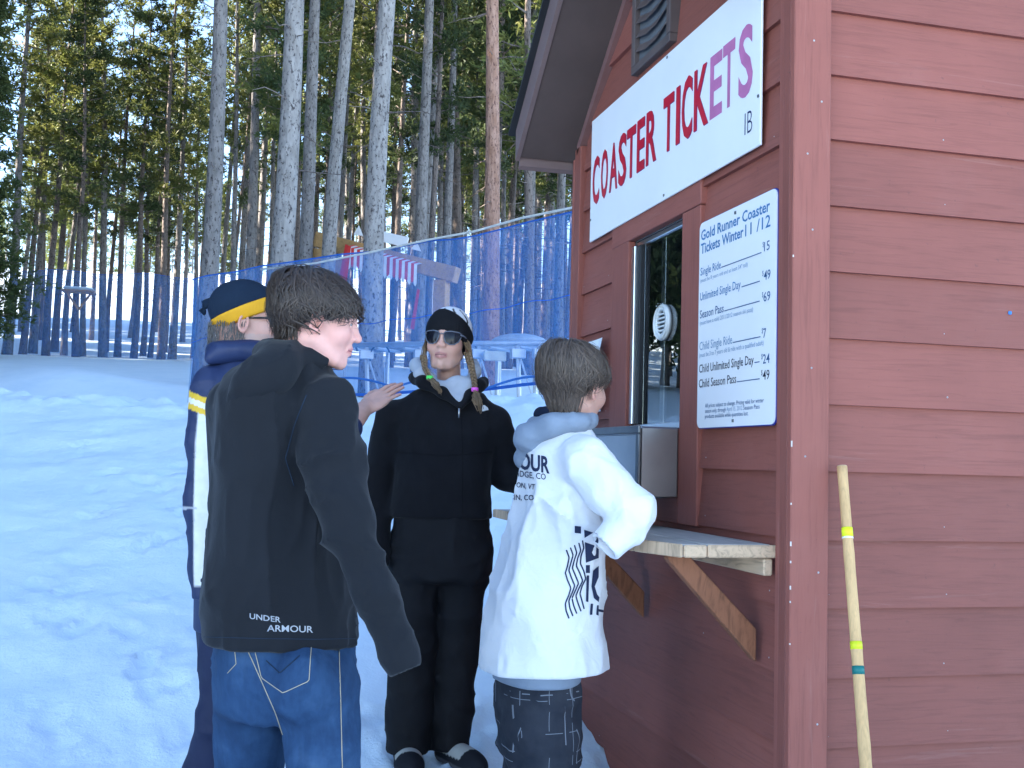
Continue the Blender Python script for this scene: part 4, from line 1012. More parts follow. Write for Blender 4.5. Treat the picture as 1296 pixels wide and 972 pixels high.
def locks(G, fr, n, seed, col, zt=(-.03, .035), zb=(-.100, -.070), ang=(1.75, 4.53), wid=(.0014, .0032), puff=.010, curl=.012):
    """locks that hang over the nape and behind the ears"""
    rs = np.random.default_rng(seed); seg = 6
    for i in range(n):
        th = rs.uniform(*ang); z0 = rs.uniform(*zt); z1 = rs.uniform(*zb)+.02*abs(math.cos(th/1.0+math.pi))*0; w0 = rs.uniform(*wid); o0 = rs.uniform(0, puff); sw = rs.normal(0, .14); ph = rs.random()*6; fl = rs.uniform(-.2, 1)*curl; pts = []
        for q in range(seg):
            f = q/(seg-1); z = z0+(z1-z0)*f; rx = np.interp(z, [-.11, -.06, -.02, .04], [.044, .055, .076, .085])+o0*sstep(z, -.10, -.02); ry = np.interp(z, [-.11, -.06, -.02, .04], [.064, .082, .102, .110])+o0*sstep(z, -.10, -.02)
            t = th+sw*f+.06*math.sin(f*4+ph); pts.append(np.array((rx*math.sin(t), ry*math.cos(t)-.014, z))*np.array((1, 1, 1))+np.array((math.sin(t), math.cos(t), 0))*fl*f**3)
        V = []
        for q in range(seg):
            t = pts[min(q+1, seg-1)]-pts[max(q-1, 0)]; t = t/np.linalg.norm(t); nrm = np.array((pts[q][0], pts[q][1]+.01, 0)); nrm /= np.linalg.norm(nrm); sd = np.cross(t, nrm); sd /= np.linalg.norm(sd)+1e-9; f = q/(seg-1); w = w0*(1-.3*f) if q < seg-1 else w0*.1
            V += [pts[q]-sd*w, pts[q]+nrm*w*.8, pts[q]+sd*w]
        F = []
        for q in range(seg-1): a = q*3; F += [(a, a+1, a+4, a+3), (a+1, a+2, a+5, a+4)]
        G.add(fr.w(np.array(V)), F, np.array(col)*rs.uniform(.65, 1.4))
def braid(G, pts, r, col, n=46, turns=None, seed=0):
    pts = np.array(pts, float); sg = np.linalg.norm(np.diff(pts, axis=0), axis=1); s = np.concatenate([[0], np.cumsum(sg)]); L = s[-1]; turns = turns or L/.042
    rs = np.random.default_rng(seed)
    for st in range(3):
        P = []; R = []
        for i in range(n):
            f = i/(n-1); c = np.array([np.interp(f*L, s, pts[:, k_]) for k_ in range(3)]); a = 2*math.pi*(turns*f/1.0+st/3)
            t = np.array([np.interp(min(L, f*L+.01), s, pts[:, k_])-np.interp(max(0, f*L-.01), s, pts[:, k_]) for k_ in range(3)]); t /= np.linalg.norm(t)
            u = np.cross(t, HEAD); u /= np.linalg.norm(u); v = np.cross(t, u); tp = 1-.35*f
            P.append(c+u*r*.95*tp*math.sin(a)+v*r*.55*tp*math.sin(2*a)); R.append(r*.52*tp)
        mb = MB(); mb.tube(P, R, 7); cl = np.array([np.array(col)*rs.uniform(.75, 1.25) for _ in mb.V]); G.add(mb.V, mb.F, cl)
def hand_simple(fr): return
def torso_to(px, d, levels):
    """levels: (py, x_left, x_right, depth half axis) in picture units at distance d -> loft levels"""
    out = []
    for (py, xl, xr, b) in levels:
        c = at((xl+xr)/2, py, d); out.append((c, (xr-xl)/2*d/FPX, b))
    return out

def attr_mat(name, rough=.55, spec=.35, sss=0.0, bump=0, bs=200, bd=.0006, sheen=0):
    k = N(name); a = k.n('ShaderNodeAttribute', attribute_name='Col'); v = k.coord(); f = k.noise(v, 35, 4)
    c = k.mix(.35, a.outputs['Color'], k.ramp(f, [(.3, (.82, .80, .80)), (.7, (1.15, 1.12, 1.12))]), 'MULTIPLY')
    k.set(c, rough, spec, 0, k.bump(k.noise(v, bs, 3), bump, bd) if bump else None)
    if sss: k.b.inputs['Subsurface Weight'].default_value = sss; k.b.inputs['Subsurface Radius'].default_value = (.01, .004, .002); k.b.inputs['Subsurface Scale'].default_value = .6
    if sheen: k.b.inputs['Sheen Weight'].default_value = sheen
attr_mat('skin', .48, .35, .12, .25, 420, .0004); attr_mat('hair', .45, .45); attr_mat('cloth', .85, .15, 0, .4, 500, .0006)
def fabric(name, col, rough=.85, var=.12, bump=.35, bs=420, spec=.15, sheen=.0, scale=9, wr=.25):
    k = N(name); v = k.coord(); f = k.noise(v, scale, 5, .6)
    c = k.ramp(f, [(.3, tuple(x*(1-var) for x in col)), (.7, tuple(min(1, x*(1+var)) for x in col))])
    b0 = k.bump(k.noise(v, 14, 4, .5, 1.0), wr, .012); k.set(c, rough, spec, 0, k.bump(k.noise(v, bs, 2), bump, .0007, b0))
    if sheen: k.b.inputs['Sheen Weight'].default_value = sheen; k.b.inputs['Sheen Roughness'].default_value = .5
    return k
fabric('softshell', (.0090, .0105, .0140), .8, .1, .3, 600, .2, .10); fabric('black_fleece', (.011, .011, .013), .9, .15, .6, 260, .1, .06); fabric('black_pants', (.010, .010, .012), .75, .15, .2, 500, .2)
fabric('navy_nylon', (.018, .030, .085), .5, .12, .15, 500, .35); fabric('white_panel', (.72, .72, .68), .55, .05); fabric('yellow_band', (.70, .34, .02), .6, .06); fabric('gray_fleece', (.24, .29, .36), .9, .1, .6, 300, .1, .1)
fabric('gray_hood', (.42, .44, .48), .9, .08, .5, 300, .1); fabric('navy_pants', (.020, .026, .060), .6, .12); fabric('white_shirt', (.80, .80, .81), .9, .03, .3, 600, .1, 0, 9, .5); fabric('beanie_navy', (.012, .022, .040), .9, .12, .8, 240, .1)
fabric('knit_black', (.012, .012, .014), .95, .15, .9, 230, .1); fabric('knit_white', (.70, .70, .70), .95, .08, .9, 230, .1); fabric('stitch', (.42, .36, .26), .8); fabric('stitch_dark', (.02, .035, .06), .8); fabric('dark_collar', (.012, .018, .038), .9)
# denim: worn lighter on the seat and thighs, fine diagonal weave
k = N('denim'); v = k.coord(); f = k.noise(v, 6, 5, .6, .4); g = k.noise(k.coord((1, 1, .25)), 60, 3, .6); w = k.n('ShaderNodeTexWave'); w.inputs['Scale'].default_value = 420; k.l(k.coord((1, 1, 1), rot=(0, .6, .3)), w.inputs['Vector'])
c = k.ramp(f, [(.25, (.010, .028, .070)), (.55, (.024, .062, .135)), (.8, (.055, .110, .20))]); c = k.mix(.5, c, k.ramp(g, [(.35, (.7, .72, .76)), (.65, (1.15, 1.12, 1.1))]), 'MULTIPLY')
k.set(c, .85, .2, 0, k.bump(w.outputs['Fac'], .15, .0004, k.bump(k.noise(v, 18, 4), .4, .01)))
# plaid shorts/pants: dark grey ground with thin pale lines
k = N('plaid'); v = k.coord(); base = k.ramp(k.noise(v, 12, 4), [(.3, (.022, .026, .036)), (.7, (.042, .046, .058))])
def lines(axis, freq, off, width, brk):
    s = k.n('ShaderNodeSeparateXYZ'); k.l(v, s.inputs[0]); wz = k.noise(v, 9, 2); a = k.n('ShaderNodeMath', operation='MULTIPLY_ADD'); k.l(wz, a.inputs[0]); a.inputs[1].default_value = .006; k.l(s.outputs[axis], a.inputs[2])
    m_ = k.n('ShaderNodeMath', operation='MULTIPLY_ADD'); k.l(a.outputs[0], m_.inputs[0]); m_.inputs[1].default_value = freq; m_.inputs[2].default_value = off
    fr_ = k.n('ShaderNodeMath', operation='FRACT'); k.l(m_.outputs[0], fr_.inputs[0]); c_ = k.n('ShaderNodeMath', operation='COMPARE'); k.l(fr_.outputs[0], c_.inputs[0]); c_.inputs[1].default_value = .5; c_.inputs[2].default_value = width
    n2 = k.n('ShaderNodeMath', operation='GREATER_THAN'); k.l(k.noise(v, brk, 2), n2.inputs[0]); n2.inputs[1].default_value = .52; o = k.n('ShaderNodeMath', operation='MULTIPLY'); k.l(c_.outputs[0], o.inputs[0]); k.l(n2.outputs[0], o.inputs[1]); return o.outputs[0]
c = base
for ax_, fq, of, wd, br in ((0, 7, .2, .012, 7), (0, 13, .6, .012, 12), (2, 6, .1, .010, 7), (2, 11, .45, .011, 10), (1, 6, .3, .010, 8)):
    c = k.mix(lines(ax_, fq, of, wd, br), c, (.20, .215, .245))
k.set(c, .85, .15, 0, k.bump(k.noise(v, 14, 4, .5, 1), .35, .012))
simple('lens', (.010, .010, .016), .16, .28, .0, .05); simple('frame_white', (.13, .14, .17), .25, .5); simple('frame_black', (.01, .01, .012), .25, .5)
simple('elastic_green', (.10, .75, .12), .6); simple('elastic_pink', (.85, .12, .60), .6); simple('zip_metal', (.6, .6, .6), .3, .5, 1); simple('silver_print', (.30, .32, .36), .4, .5, .3); simple('pearl', (.85, .83, .78), .2, .6)
simple('boot_gray', (.30, .31, .30), .7); simple('boot_black', (.02, .02, .024), .6); simple('boot_sole', (.12, .12, .13), .8); simple('red_cloth', (.5, .02, .03), .8); simple('print_ink', (.018, .028, .070), .8)

def bvh_of(o):
    me = o.data; M4 = o.matrix_basis.copy(); org = np.zeros(3); q = o
    while q is not None: org = org+np.array(q.location); q = q.parent
    return BVHTree.FromPolygons([tuple(np.array(v.co)+org) for v in me.vertices], [tuple(p.vertices) for p in me.polygons])
def project(bvh, px, py, off=.0012):
    d = Vector(ray(px, py)).normalized(); h = bvh.ray_cast(Vector(CAM), d, 30)
    if h[0] is None: return None
    n = h[1] if h[1].dot(d) < 0 else -h[1]
    return np.array(h[0])+np.array(n)*off
def print_on(name, bvh, V2, F2, mapf, mat, parent, off=.0015):
    """lay flat glyph outlines on a garment: mapf sends glyph units to picture columns/rows where the print sits"""
    me = bpy.data.meshes.new('tmp'); me.from_pydata([(float(a), float(b), 0) for a, b in V2], [], F2); bm = bmesh.new(); bm.from_mesh(me)
    bmesh.ops.triangulate(bm, faces=bm.faces[:]); 
    L = max(np.ptp(V2[:, 0]), np.ptp(V2[:, 1]))
    for _ in range(3):
        es = [e_ for e_ in bm.edges if e_.calc_length() > L*.05]
        if es: bmesh.ops.subdivide_edges(bm, edges=es, cuts=1)
    bmesh.ops.triangulate(bm, faces=bm.faces[:]); bm.verts.index_update()
    P = [project(bvh, *mapf(v.co.x, v.co.y), off) for v in bm.verts]; F = [tuple(v.index for v in f.verts) for f in bm.faces]
    bm.free(); bpy.data.meshes.remove(me)
    F = [f for f in F if all(P[i] is not None for i in f) and max(np.linalg.norm(P[f[0]]-P[f[1]]), np.linalg.norm(P[f[1]]-P[f[2]]), np.linalg.norm(P[f[0]]-P[f[2]])) < .06]
    ids = sorted({i for f in F for i in f}); mp = {a: b for b, a in enumerate(ids)}
    G = Geo(); G.add([P[i] for i in ids], [tuple(mp[i] for i in f) for f in F]); return G.make(name, mat, parent, False)
def stitch_on(name, bvh, pts, r, mat, parent, n=30, dash=False):
    pts = np.array(pts, float); sg = np.concatenate([[0], np.cumsum(np.linalg.norm(np.diff(pts, axis=0), axis=1))]); mb = MB(); cur = []
    for i in range(n):
        q = sg[-1]*i/(n-1); p = project(bvh, np.interp(q, sg, pts[:, 0]), np.interp(q, sg, pts[:, 1]), r*.6)
        if p is not None: cur.append(p)
    if len(cur) > 1: mb.tube(cur, r, 5)
    G = Geo(); G.add(mb.V, mb.F); return G.make(name, mat, parent)

# ------------------------------------------------------------------ people
def cut_above(P, p0, n):    # keep the side the normal points to
    n = np.asarray(n, float); n = n/np.linalg.norm(n); return -((P-np.asarray(p0, f32))@n.astype(f32))
def garment(name, f, pts, pad, h, mat, parent, smooth_it=2, colf=None):
    pts = np.array(pts); V, F = surface(f, pts.min(0)-pad, pts.max(0)+pad, h)
    if smooth_it: V = smooth_mesh(V, F, smooth_it, .4)
    G = Geo(); G.add(V, F, None if colf is None else colf(V)); return G.make(name, mat, parent)
def to_px(V):
    d = np.asarray(V, float)-CAM; z = d@FW; return np.stack([648+FPX*(d@RT)/z, 486-FPX*(d@UP)/z, z], 1)
def person(label, foot):
    return thing('person', label, 'person', loc=(foot[0], foot[1], gz(foot[0], foot[1])))
def body_inside(G, parts, h=.014, skin=(.62, .36, .27)):
    """the limbs and trunk inside the clothes: one smooth union of tapered chains"""
    def f(P):
        o = None
        for pts, rs in parts:
            d = chain(P, pts, rs); o = d if o is None else smin(o, d, .03)
        return o
    A = np.vstack([np.array(p) for p, r in parts]); V, F = surface(f, A.min(0)-.14, A.max(0)+.14, h); G.add(V, F, skin)
def shoe(name, heel, toe, w, hgt, parent, top='boot_gray', low='boot_black'):
    heel = np.array(heel, float); toe = np.array(toe, float); fw_ = toe-heel; L = np.linalg.norm(fw_[:2]); fw_[2] = 0; fw_ /= np.linalg.norm(fw_); fr = Frame(heel, fw_)
    def f(P):
        Q = ((P-heel.astype(f32))@fr.B.T.astype(f32))
        d = ell(Q, (0, L*.52, hgt*.28), (w, L*.60, hgt*.50)); d = smin(d, cone(Q, (0, L*.14, hgt*.3), (0, L*.10, hgt*1.15), w*.85, w*.8), .03); d = smin(d, ell(Q, (0, L*.80, hgt*.22), (w*1.02, L*.30, hgt*.40)), .02)
        return smax(d, -(Q[:, 2]), .004)
    V, F = surface(f, np.minimum(heel, toe)-.14, np.maximum(heel, toe)+np.array([.14, .14, hgt+.1]), .007); G = Geo(); q = (V-heel)@fr.B.T
    cl = np.where((q[:, 2] < .022)[:, None], np.array((.10, .10, .11)), np.where(((q[:, 2] < .045) | (q[:, 1] > L*.80))[:, None], np.array((.02, .021, .026)), np.array((.50, .49, .44))))
    G.add(V, F, cl); return G.make(name, 'cloth', parent)
def hat_piece(fr, c, R, lo_plane, hi_plane, h=.004, thick=.0, knit=0, seed=0):
    """part of an ellipsoid dome between two planes given as (point, normal) in head units"""
    def f(P):
        d = ell(P, c, R)+thick
        if knit: d = d+knit*np.sin(np.arctan2(P[:, 0], P[:, 1]-c[1])*60)*(P[:, 2] < c[2]+R[2]*.8)
        d = d-.002*vnoise(P, (22, 22, 22), seed)
        if lo_plane: d = smax(d, cut_above(P, *lo_plane), .006)
        if hi_plane: d = smax(d, cut_above(P, *hi_plane), .006)
        return d
    V, F = surface(f, np.array(c)-np.array(R)-.02, np.array(c)+np.array(R)+.02, h); return fr.w(V), F

# ---- dark haired teenager in black jacket and jeans, back to the camera, head turned right
D = 2.75; foot = at(360, 900, D)
teen = person('teenager with dark tousled hair in black jacket and blue jeans, back turned, face in profile', foot)
J = lambda x, y, d=D: at(x, y, d)
tf = horiz(-25); ts = np.cross(tf, ZUP)
hfw = horiz(80)*math.cos(rad(9))-ZUP*math.sin(rad(9)); hfr = Frame(J(404, 410), hfw, ZUP, .915)
SK1 = (.74, .39, .32)
G = Geo(); nb = J(372, 470, 2.76)
head_geo(G, hfr, nb, .056, .0024, SK1, (.56, .20, .19), (.045, .032, .026), .049, 1.03)
FL = gz(foot[0], foot[1]); L_f = J(300, 1215, 2.86); R_f = J(418, 1215, 2.70)
TB = [([J(372, 470, 2.76), J(358, 560, 2.78), J(358, 790, 2.80)], [.06, .10, .10]), ([J(412, 510, 2.71), J(438, 660, 2.60), J(500, 815, 2.53)], [.05, .042, .03]), ([J(292, 505, 2.84), J(305, 620, 2.90), J(335, 690, 2.96)], [.05, .042, .03]),
      ([J(320, 830, 2.79), J(312, 1010, 2.82), L_f], [.065, .05, .04]), ([J(398, 840, 2.74), J(411, 1015, 2.67), R_f], [.065, .05, .04])]
body_inside(G, TB, .015, SK1)
hand_geo(G, Frame(J(484, 770, 2.55), J(505, 830, 2.525)-J(484, 770, 2.55), horiz(90)), (1.0, 1.1, 1.1, 1.1), .3, .0, 1, .006, SK1, None, True); hand_geo(G, Frame(J(335, 690, 3.0), J(355, 720, 3.02)-J(335, 690, 3.0), -tf), (.5, .5, .6, .6), .3, .0, -1, .006, SK1, None, True)
G.make('body', 'skin', teen)
# hair: cap plus locks
G = Geo()
def hcap(P):
    d = ell(P, (0, -.020, .050), (.088, .106, .088)); d = smin(d, ell(P, (0, -.060, -.022), (.060, .046, .055)), .03); d = smax(d, -(ell(P, (0, .098, -.050), (.100, .088, .098))), .01); d = smax(d, -P[:, 2]-.078+.45*np.clip(P[:, 1]+.06, 0, 1), .01)
    d = smax(d, -(sph(P, (.085, .015, -.03), .040)), .01); d = smax(d, -(sph(P, (-.085, .015, -.03), .040)), .01)
    return d-.004*vnoise(P, (30, 30, 30), 3)
V, F = surface(hcap, (-.11, -.15, -.12), (.11, .12, .15), .005); G.add(hfr.w(V), F, (.020, .014, .011))
def tb(th):   # theta 0 = towards the face
    a = abs((th+math.pi) % (2*math.pi)-math.pi); return float(np.interp(a, [0, .35, .75, 1.15, 1.45, 1.8, 2.2, 2.7, 3.14], [1.26, 1.34, 1.66, 1.98, 1.74, 1.85, 2.30, 2.52, 2.58]))
strands(G, hfr, 1900, 11, ((0, -.014, .042), (.089, .108, .092)), tb, (.043, .028, .020), wave=.42, lift=.018, wid=(.0014, .0036), tail=.018)
strands(G, hfr, 260, 14, ((0, -.014, .044), (.092, .112, .096)), tb, (.043, .028, .020), wave=.7, lift=.020, wid=(.0004, .0008), tail=.030); locks(G, hfr, 360, 12, (.043, .028, .020), zb=(-.080, -.045), curl=.022, ang=(2.0, 4.28)); G.make('hair', 'hair', teen)
# jacket
lev = torso_to(0, D, [(816, 257, 458, .152), (760, 259, 446, .148), (690, 262, 432, .142), (600, 265, 424, .138), (540, 267, 428, .135), (500, 272, 430, .125), (478, 288, 428, .110), (460, 312, 418, .090), (446, 335, 408, .070), (436, 346, 402, .060)])
armR = [J(412, 512, 2.70), J(420, 580, 2.65), J(440, 668, 2.60), J(474, 750, 2.56), J(505, 826, 2.53), J(514, 850, 2.52)]
armRr = [.075, .073, .062, .051, .041, .038]
armL = [J(298, 515, 2.82), J(300, 640, 2.90), J(340, 740, 2.95)]
Bv = np.stack([ts, tf, ZUP])
def fj(P):
    d = loft(P, lev, ts, tf, 2.4, .02)
    fo = folds(P, (9, 9, 1.6), 3, .05, 4, Bv); d = d-.016*fo*sstep(P[:, 2], lev[0][0][2], lev[0][0][2]+.15)*(1-sstep(P[:, 2], 1.45, 1.56)) - .006*folds(P, (17, 17, 6), 6, .06, 6)
    wq = sstep(sph(P, armR[-1], 0), .03, .14); a = chain(P, armR, armRr, .03)-wq*(.010*folds(P, (8, 8, 15), 9, .05, 6)+.003*folds(P, (24, 24, 20), 12)); a = smax(a, -cut_above(P, armR[-1], armR[-1]-armR[-2]), .006)
    d = smin(d, chain(P, armL, [.075, .068, .055], .03), .03); d = smax(d, cut_above(P, J(356, 814, D), ZUP+RT*.03), .008)
    en = armR[-1]-armR[-2]; en = en/np.linalg.norm(en); a = smax(a, -cone(P, armR[-1]-en*.02, armR[-1]+en*.05, .027, .031), .004)
    d = smin(d, a, .018); return smax(d, -sph(P, J(376, 436, 2.77), .050), .02)
garment('jacket', fj, [l[0]-ts*.2 for l in lev]+[l[0]+ts*.2 for l in lev]+armR+armL+[l[0]+tf*.15 for l in lev]+[l[0]-tf*.15 for l in lev], .06, .0068, 'softshell', teen)
jk = teen.children[-1]
nc = J(374, 448, 2.76)
ring = [nc+ts*.078*math.cos(a)+tf*.070*math.sin(a)+ZUP*(.012*math.sin(a)-.004) for a in np.linspace(0, 2*math.pi, 14)]
def fh(P):
    d = chain(P, ring, [.024]*14, .02)
    pouch = ell(P, J(342, 474, 2.665), (.092, .062, .062), np.stack([(RT*.80+UP*.60), FW, (-RT*.60+UP*.80)])); tip = ell(P, J(313, 498, 2.665), (.052, .060, .056))
    d = smin(d, smin(pouch, tip, .03), .03); d = smax(d, -(ell(P, J(378, 440, 2.75), (.048, .050, .060))), .022)
    return d-.013*folds(P, (9, 9, 6), 21, .06, 6)-.003*folds(P, (26, 26, 14), 22)
garment('hood', fh, ring+[J(300, 470, 2.56), J(300, 525, 2.56), J(350, 440, 2.6)], .06, .006, 'softshell', teen)
# jeans
hipc = J(357, 845, 2.77); jl = torso_to(0, 2.76, [(905, 282, 444, .135), (860, 274, 449, .150), (830, 272, 449, .145), (795, 276, 446, .13)])
def fjean(P):
    d = loft(P, jl, ts, tf, 2.3, .03)
    l1 = chain(P, [J(318, 870, 2.80), J(315, 1010, 2.83), J(300, 1205, 2.86)], [.096, .080, .082], .03); l2 = chain(P, [J(404, 870, 2.71), J(412, 1015, 2.66), J(418, 1205, 2.69)], [.098, .082, .084], .03)
    d = smin(d, smin(l1, l2, .012), .025); d = smin(d, ell(P, J(385, 868, 2.62), (.085, .06, .085)), .04); d = smin(d, ell(P, J(308, 868, 2.72), (.065, .06, .08)), .04)
    d = d-.006*folds(P, (9, 9, 13), 31, .07, 5)-.003*folds(P, (24, 24, 26), 33, .06, 7)
    return smax(d, cut_above(P, J(310, 1203, 2.8), ZUP), .006)
garment('jeans', fjean, [l[0]+ts*s*.2+tf*q*.18 for l in jl for s in (-1, 1) for q in (-1, 1)]+[J(300, 1205, 2.86), J(418, 1205, 2.69)], .10, .008, 'denim', teen)
jn = teen.children[-1]; bj = bvh_of(jn); bk_ = bvh_of(jk)
stitch_on('pocket_stitch', bj, [(394, 818), (391, 862), (358, 877), (331, 858), (322, 822)], .0011, 'stitch', teen, 40); stitch_on('pocket_stitch', bj, [(337, 836), (354, 852), (379, 830)], .0013, 'stitch_dark', teen, 24)
stitch_on('pocket_stitch', bj, [(297, 822), (299, 840), (288, 852)], .0010, 'stitch', teen, 16); stitch_on('side_seam', bj, [(429, 822), (431, 890), (433, 968), (434, 1050)], .0012, 'stitch', teen, 40); stitch_on('seat_seam', bj, [(313, 822), (330, 860), (348, 900), (358, 930)], .0012, 'stitch', teen, 30)
V2, F2 = TXT['brand1']; V2 = V2-V2.min(0); s_ = 39/V2[:, 0].max(); print_on('brand_lettering', bk_, V2, F2, lambda a, b: (316+a*s_, 783+a*s_*.13-b*s_*.85), 'silver_print', teen)
V2, F2 = TXT['brand2']; V2 = V2-V2.min(0); s2_ = 58/V2[:, 0].max(); print_on('brand_lettering', bk_, V2, F2, lambda a, b: (338+a*s2_, 799+a*s2_*.03-b*s2_*.85), 'silver_print', teen)
stitch_on('hem_stitch', bk_, [(258, 806), (330, 808), (400, 809), (455, 808)], .0008, 'stitch_dark', teen, 40)
stitch_on('sleeve_seam', bk_, [(388, 500), (372, 540), (361, 580), (372, 615)], .0012, 'stitch_dark', teen, 24)
for ft, dd in ((L_f, -1), (R_f, 1)):
    hl = np.array([ft[0], ft[1], gz(ft[0], ft[1])])-tf*.07; shoe('shoe', hl, hl+tf*.27, .048, .09, teen)

# ---- woman in black, sunglasses and braids
D = 4.1; foot = at(545, 900, D); J = lambda x, y, d=D: at(x, y, d)
woman = person('woman in black jacket and snow pants with sunglasses, knit hat and two braids', foot)
wf = horiz(186); wsd = np.cross(wf, ZUP)
hfr = Frame(J(567, 434), horiz(191)*math.cos(rad(3))+ZUP*math.sin(rad(3)), ZUP+RT*.05, .985)
SK2 = (.64, .36, .27)
G = Geo(); head_geo(G, hfr, J(568, 497, 4.13), .045, .0027, SK2, (.52, .20, .19), (.10, .07, .05), .040, .93, eyes=False, mouth_open=.004, fwid=.94)
TB = [([J(568, 497, 4.13), J(562, 560), J(556, 690)], [.05, .11, .12]), ([J(500, 527), J(480, 600, 4.14), J(481, 655, 4.09)], [.045, .038, .028]), ([J(624, 533), J(640, 600, 4.17), J(668, 613, 4.11)], [.045, .036, .026]),
      ([J(528, 690), J(520, 810), J(518, 950, 4.10)], [.07, .05, .03]), ([J(586, 690), J(578, 810), J(566, 946, 4.13)], [.07, .05, .03])]
body_inside(G, TB, .016, SK2)
hand_geo(G, Frame(J(481, 655, 4.09), J(487, 715, 4.03)-J(481, 655, 4.09), horiz(180)), (1.2, 1.2, 1.2, 1.2), .2, .0, 1, .006, SK2, None, True); hand_geo(G, Frame(J(664, 611, 4.11), horiz(95)-ZUP*.25, ZUP), (.3, .3, .35, .4), .5, .0, -1, .006, SK2, None, True)
G.make('body', 'skin', woman)
lev = torso_to(0, D, [(658, 491, 623, .135), (620, 497, 619, .128), (580, 499, 623, .128), (545, 498, 628, .125), (522, 500, 628, .112), (505, 510, 618, .095), (492, 525, 606, .080)])
aR = [J(498, 530), J(477, 610, 4.14), J(480, 708, 4.05)]; aL = [J(626, 535), J(640, 600, 4.17), J(690, 622, 4.05)]
Bw = np.stack([wsd, wf, ZUP])
def fw_(P):
    d = loft(P, lev, wsd, wf, 2.3, .02)-.006*folds(P, (9, 9, 4), 41, .06, 5, Bw)-.003*folds(P, (24, 24, 16), 42); d = smax(d, cut_above(P, J(556, 656), ZUP), .010)
    a = smin(chain(P, aR, [.068, .058, .044], .03), chain(P, aL, [.068, .058, .046], .03), .01)-.005*folds(P, (9, 9, 16), 44, .05, 6); a = smax(a, -cut_above(P, aR[-1], ZUP), .006) if False else a
    d = smin(d, a, .02)
    v = smax(cone(P, J(572, 470, 4.0), J(582, 508, 3.95), .082, .004), -(1.0+0*P[:, 0]), .01)
    return smax(d, -v, .006)
garment('jacket', fw_, [l[0]+wsd*s*.22+wf*q*.15 for l in lev for s in (-1, 1) for q in (-1, 1)]+aR+aL, .07, .0085, 'black_fleece', woman); wj = woman.children[-1]
def fcol(P):
    d = smin(chain(P, [J(524, 478, 4.10), J(537, 484, 4.03), J(560, 497, 3.985), J(581, 514, 3.965)], [.024, .024, .020, .012], .02), chain(P, [J(612, 484, 4.12), J(606, 488, 4.05), J(594, 500, 4.0), J(583, 514, 3.965)], [.022, .022, .018, .012], .02), .01)
    return d-.003*folds(P, (14, 14, 10), 47)
garment('collar', fcol, [J(520, 470, 4.1), J(615, 520, 3.95), J(520, 520, 4.15)], .04, .006, 'black_fleece', woman)
def fgr(P):
    d = chain(P, [J(527, 462, 4.15), J(535, 474, 4.06), J(556, 490, 4.01), J(581, 508, 3.985), J(594, 488, 4.02), J(601, 470, 4.10), J(600, 458, 4.18)], [.030, .026, .022, .012, .020, .020, .018], .025)
    d = smin(d, ell(P, J(577, 492, 4.025), (.052, .03, .050)), .02); return d-.004*folds(P, (14, 14, 12), 49, .05, 8)
garment('hoodie', fgr, [J(515, 450, 4.15), J(610, 520, 3.96), J(515, 520, 4.2)], .05, .006, 'gray_hood', woman)
pl_ = torso_to(0, D, [(735, 494, 621, .13), (690, 492, 623, .135), (650, 496, 618, .125), (630, 500, 612, .11)])
def fpw(P):
    d = loft(P, pl_, wsd, wf, 2.3, .03); l1 = chain(P, [J(526, 720), J(522, 815, 4.05), J(519, 900, 4.05), J(516, 948, 4.05)], [.092, .086, .084, .084], .03); l2 = chain(P, [J(585, 720), J(577, 815, 4.12), J(570, 900, 4.11), J(567, 942, 4.11)], [.092, .085, .080, .080], .03)
    d = smin(d, smin(l1, l2, .01), .03)-.007*folds(P, (8, 8, 12), 51, .07, 5)-.003*folds(P, (22, 22, 24), 52)
    return smax(d, cut_above(P, J(540, 951, 4.06), ZUP), .008)
garment('snow_pants', fpw, [l[0]+wsd*s*.2+wf*q*.15 for l in pl_ for s in (-1, 1) for q in (-1, 1)]+[J(510, 945), J(575, 945)], .09, .009, 'black_pants', woman)
bw_ = bvh_of(wj); stitch_on('zipper', bw_, [(584, 520), (585, 570), (585, 650)], .0014, 'knit_black', woman, 30); stitch_on('chest_seam', bw_, [(500, 572), (560, 577), (622, 572)], .0014, 'knit_black', woman, 30)
V2 = np.array([(0, 0), (8, 2), (7, 5), (3, 8), (0, 8)], float)*np.array([1, 1]); print_on('chest_logo', bw_, V2, [(0, 1, 2, 3, 4)], lambda a, b: (610+a, 521-b), 'knit_white', woman)
mb = MB(); q = J(581, 521, 3.955); mb.tube([q+ZUP*.012, q-ZUP*.022], [.004, .003], 6); G = Geo(); G.add(mb.V, mb.F); G.make('zip_pull', 'zip_metal', woman)
mb = MB(); q = J(580, 512, 3.968); mb.tube([q-RT*.012+UP*.006, q+RT*.004-UP*.004], .006, 6); G = Geo(); G.add(mb.V, mb.F); G.make('red_tab', 'red_cloth', woman)
# hat: black cuff, white patterned crown
HC, HR = (0, -.014, .040), (.0850, .106, .098)
cuffn = (0, -.26, .966)
V, F = hat_piece(hfr, HC, (HR[0]+.006, HR[1]+.006, HR[2]+.003), ((0, .09, .028), (0, -.42, .907)), ((0, .0, .092), (.38, .42, -.82)), .0038, knit=.0009, seed=2); G = Geo(); G.add(V, F); G.make('hat_cuff', 'knit_black', woman)
V, F = hat_piece(hfr, HC, (HR[0], HR[1], HR[2]+.004), ((0, 0, .040), (0, -.1, 1)), None, .0042, knit=.0009, seed=3); G = Geo(); ql = hfr.l(V)
th = np.arctan2(ql[:, 0], ql[:, 1]); mk = ((np.sin(th*9+np.sin(ql[:, 2]*90)*.8) > .82) & (ql[:, 2] < .125))[:, None]; G.add(V, F, np.where(mk, np.array((.03, .03, .035)), np.array((.66, .67, .70)))); G.make('hat_crown', 'cloth', woman)
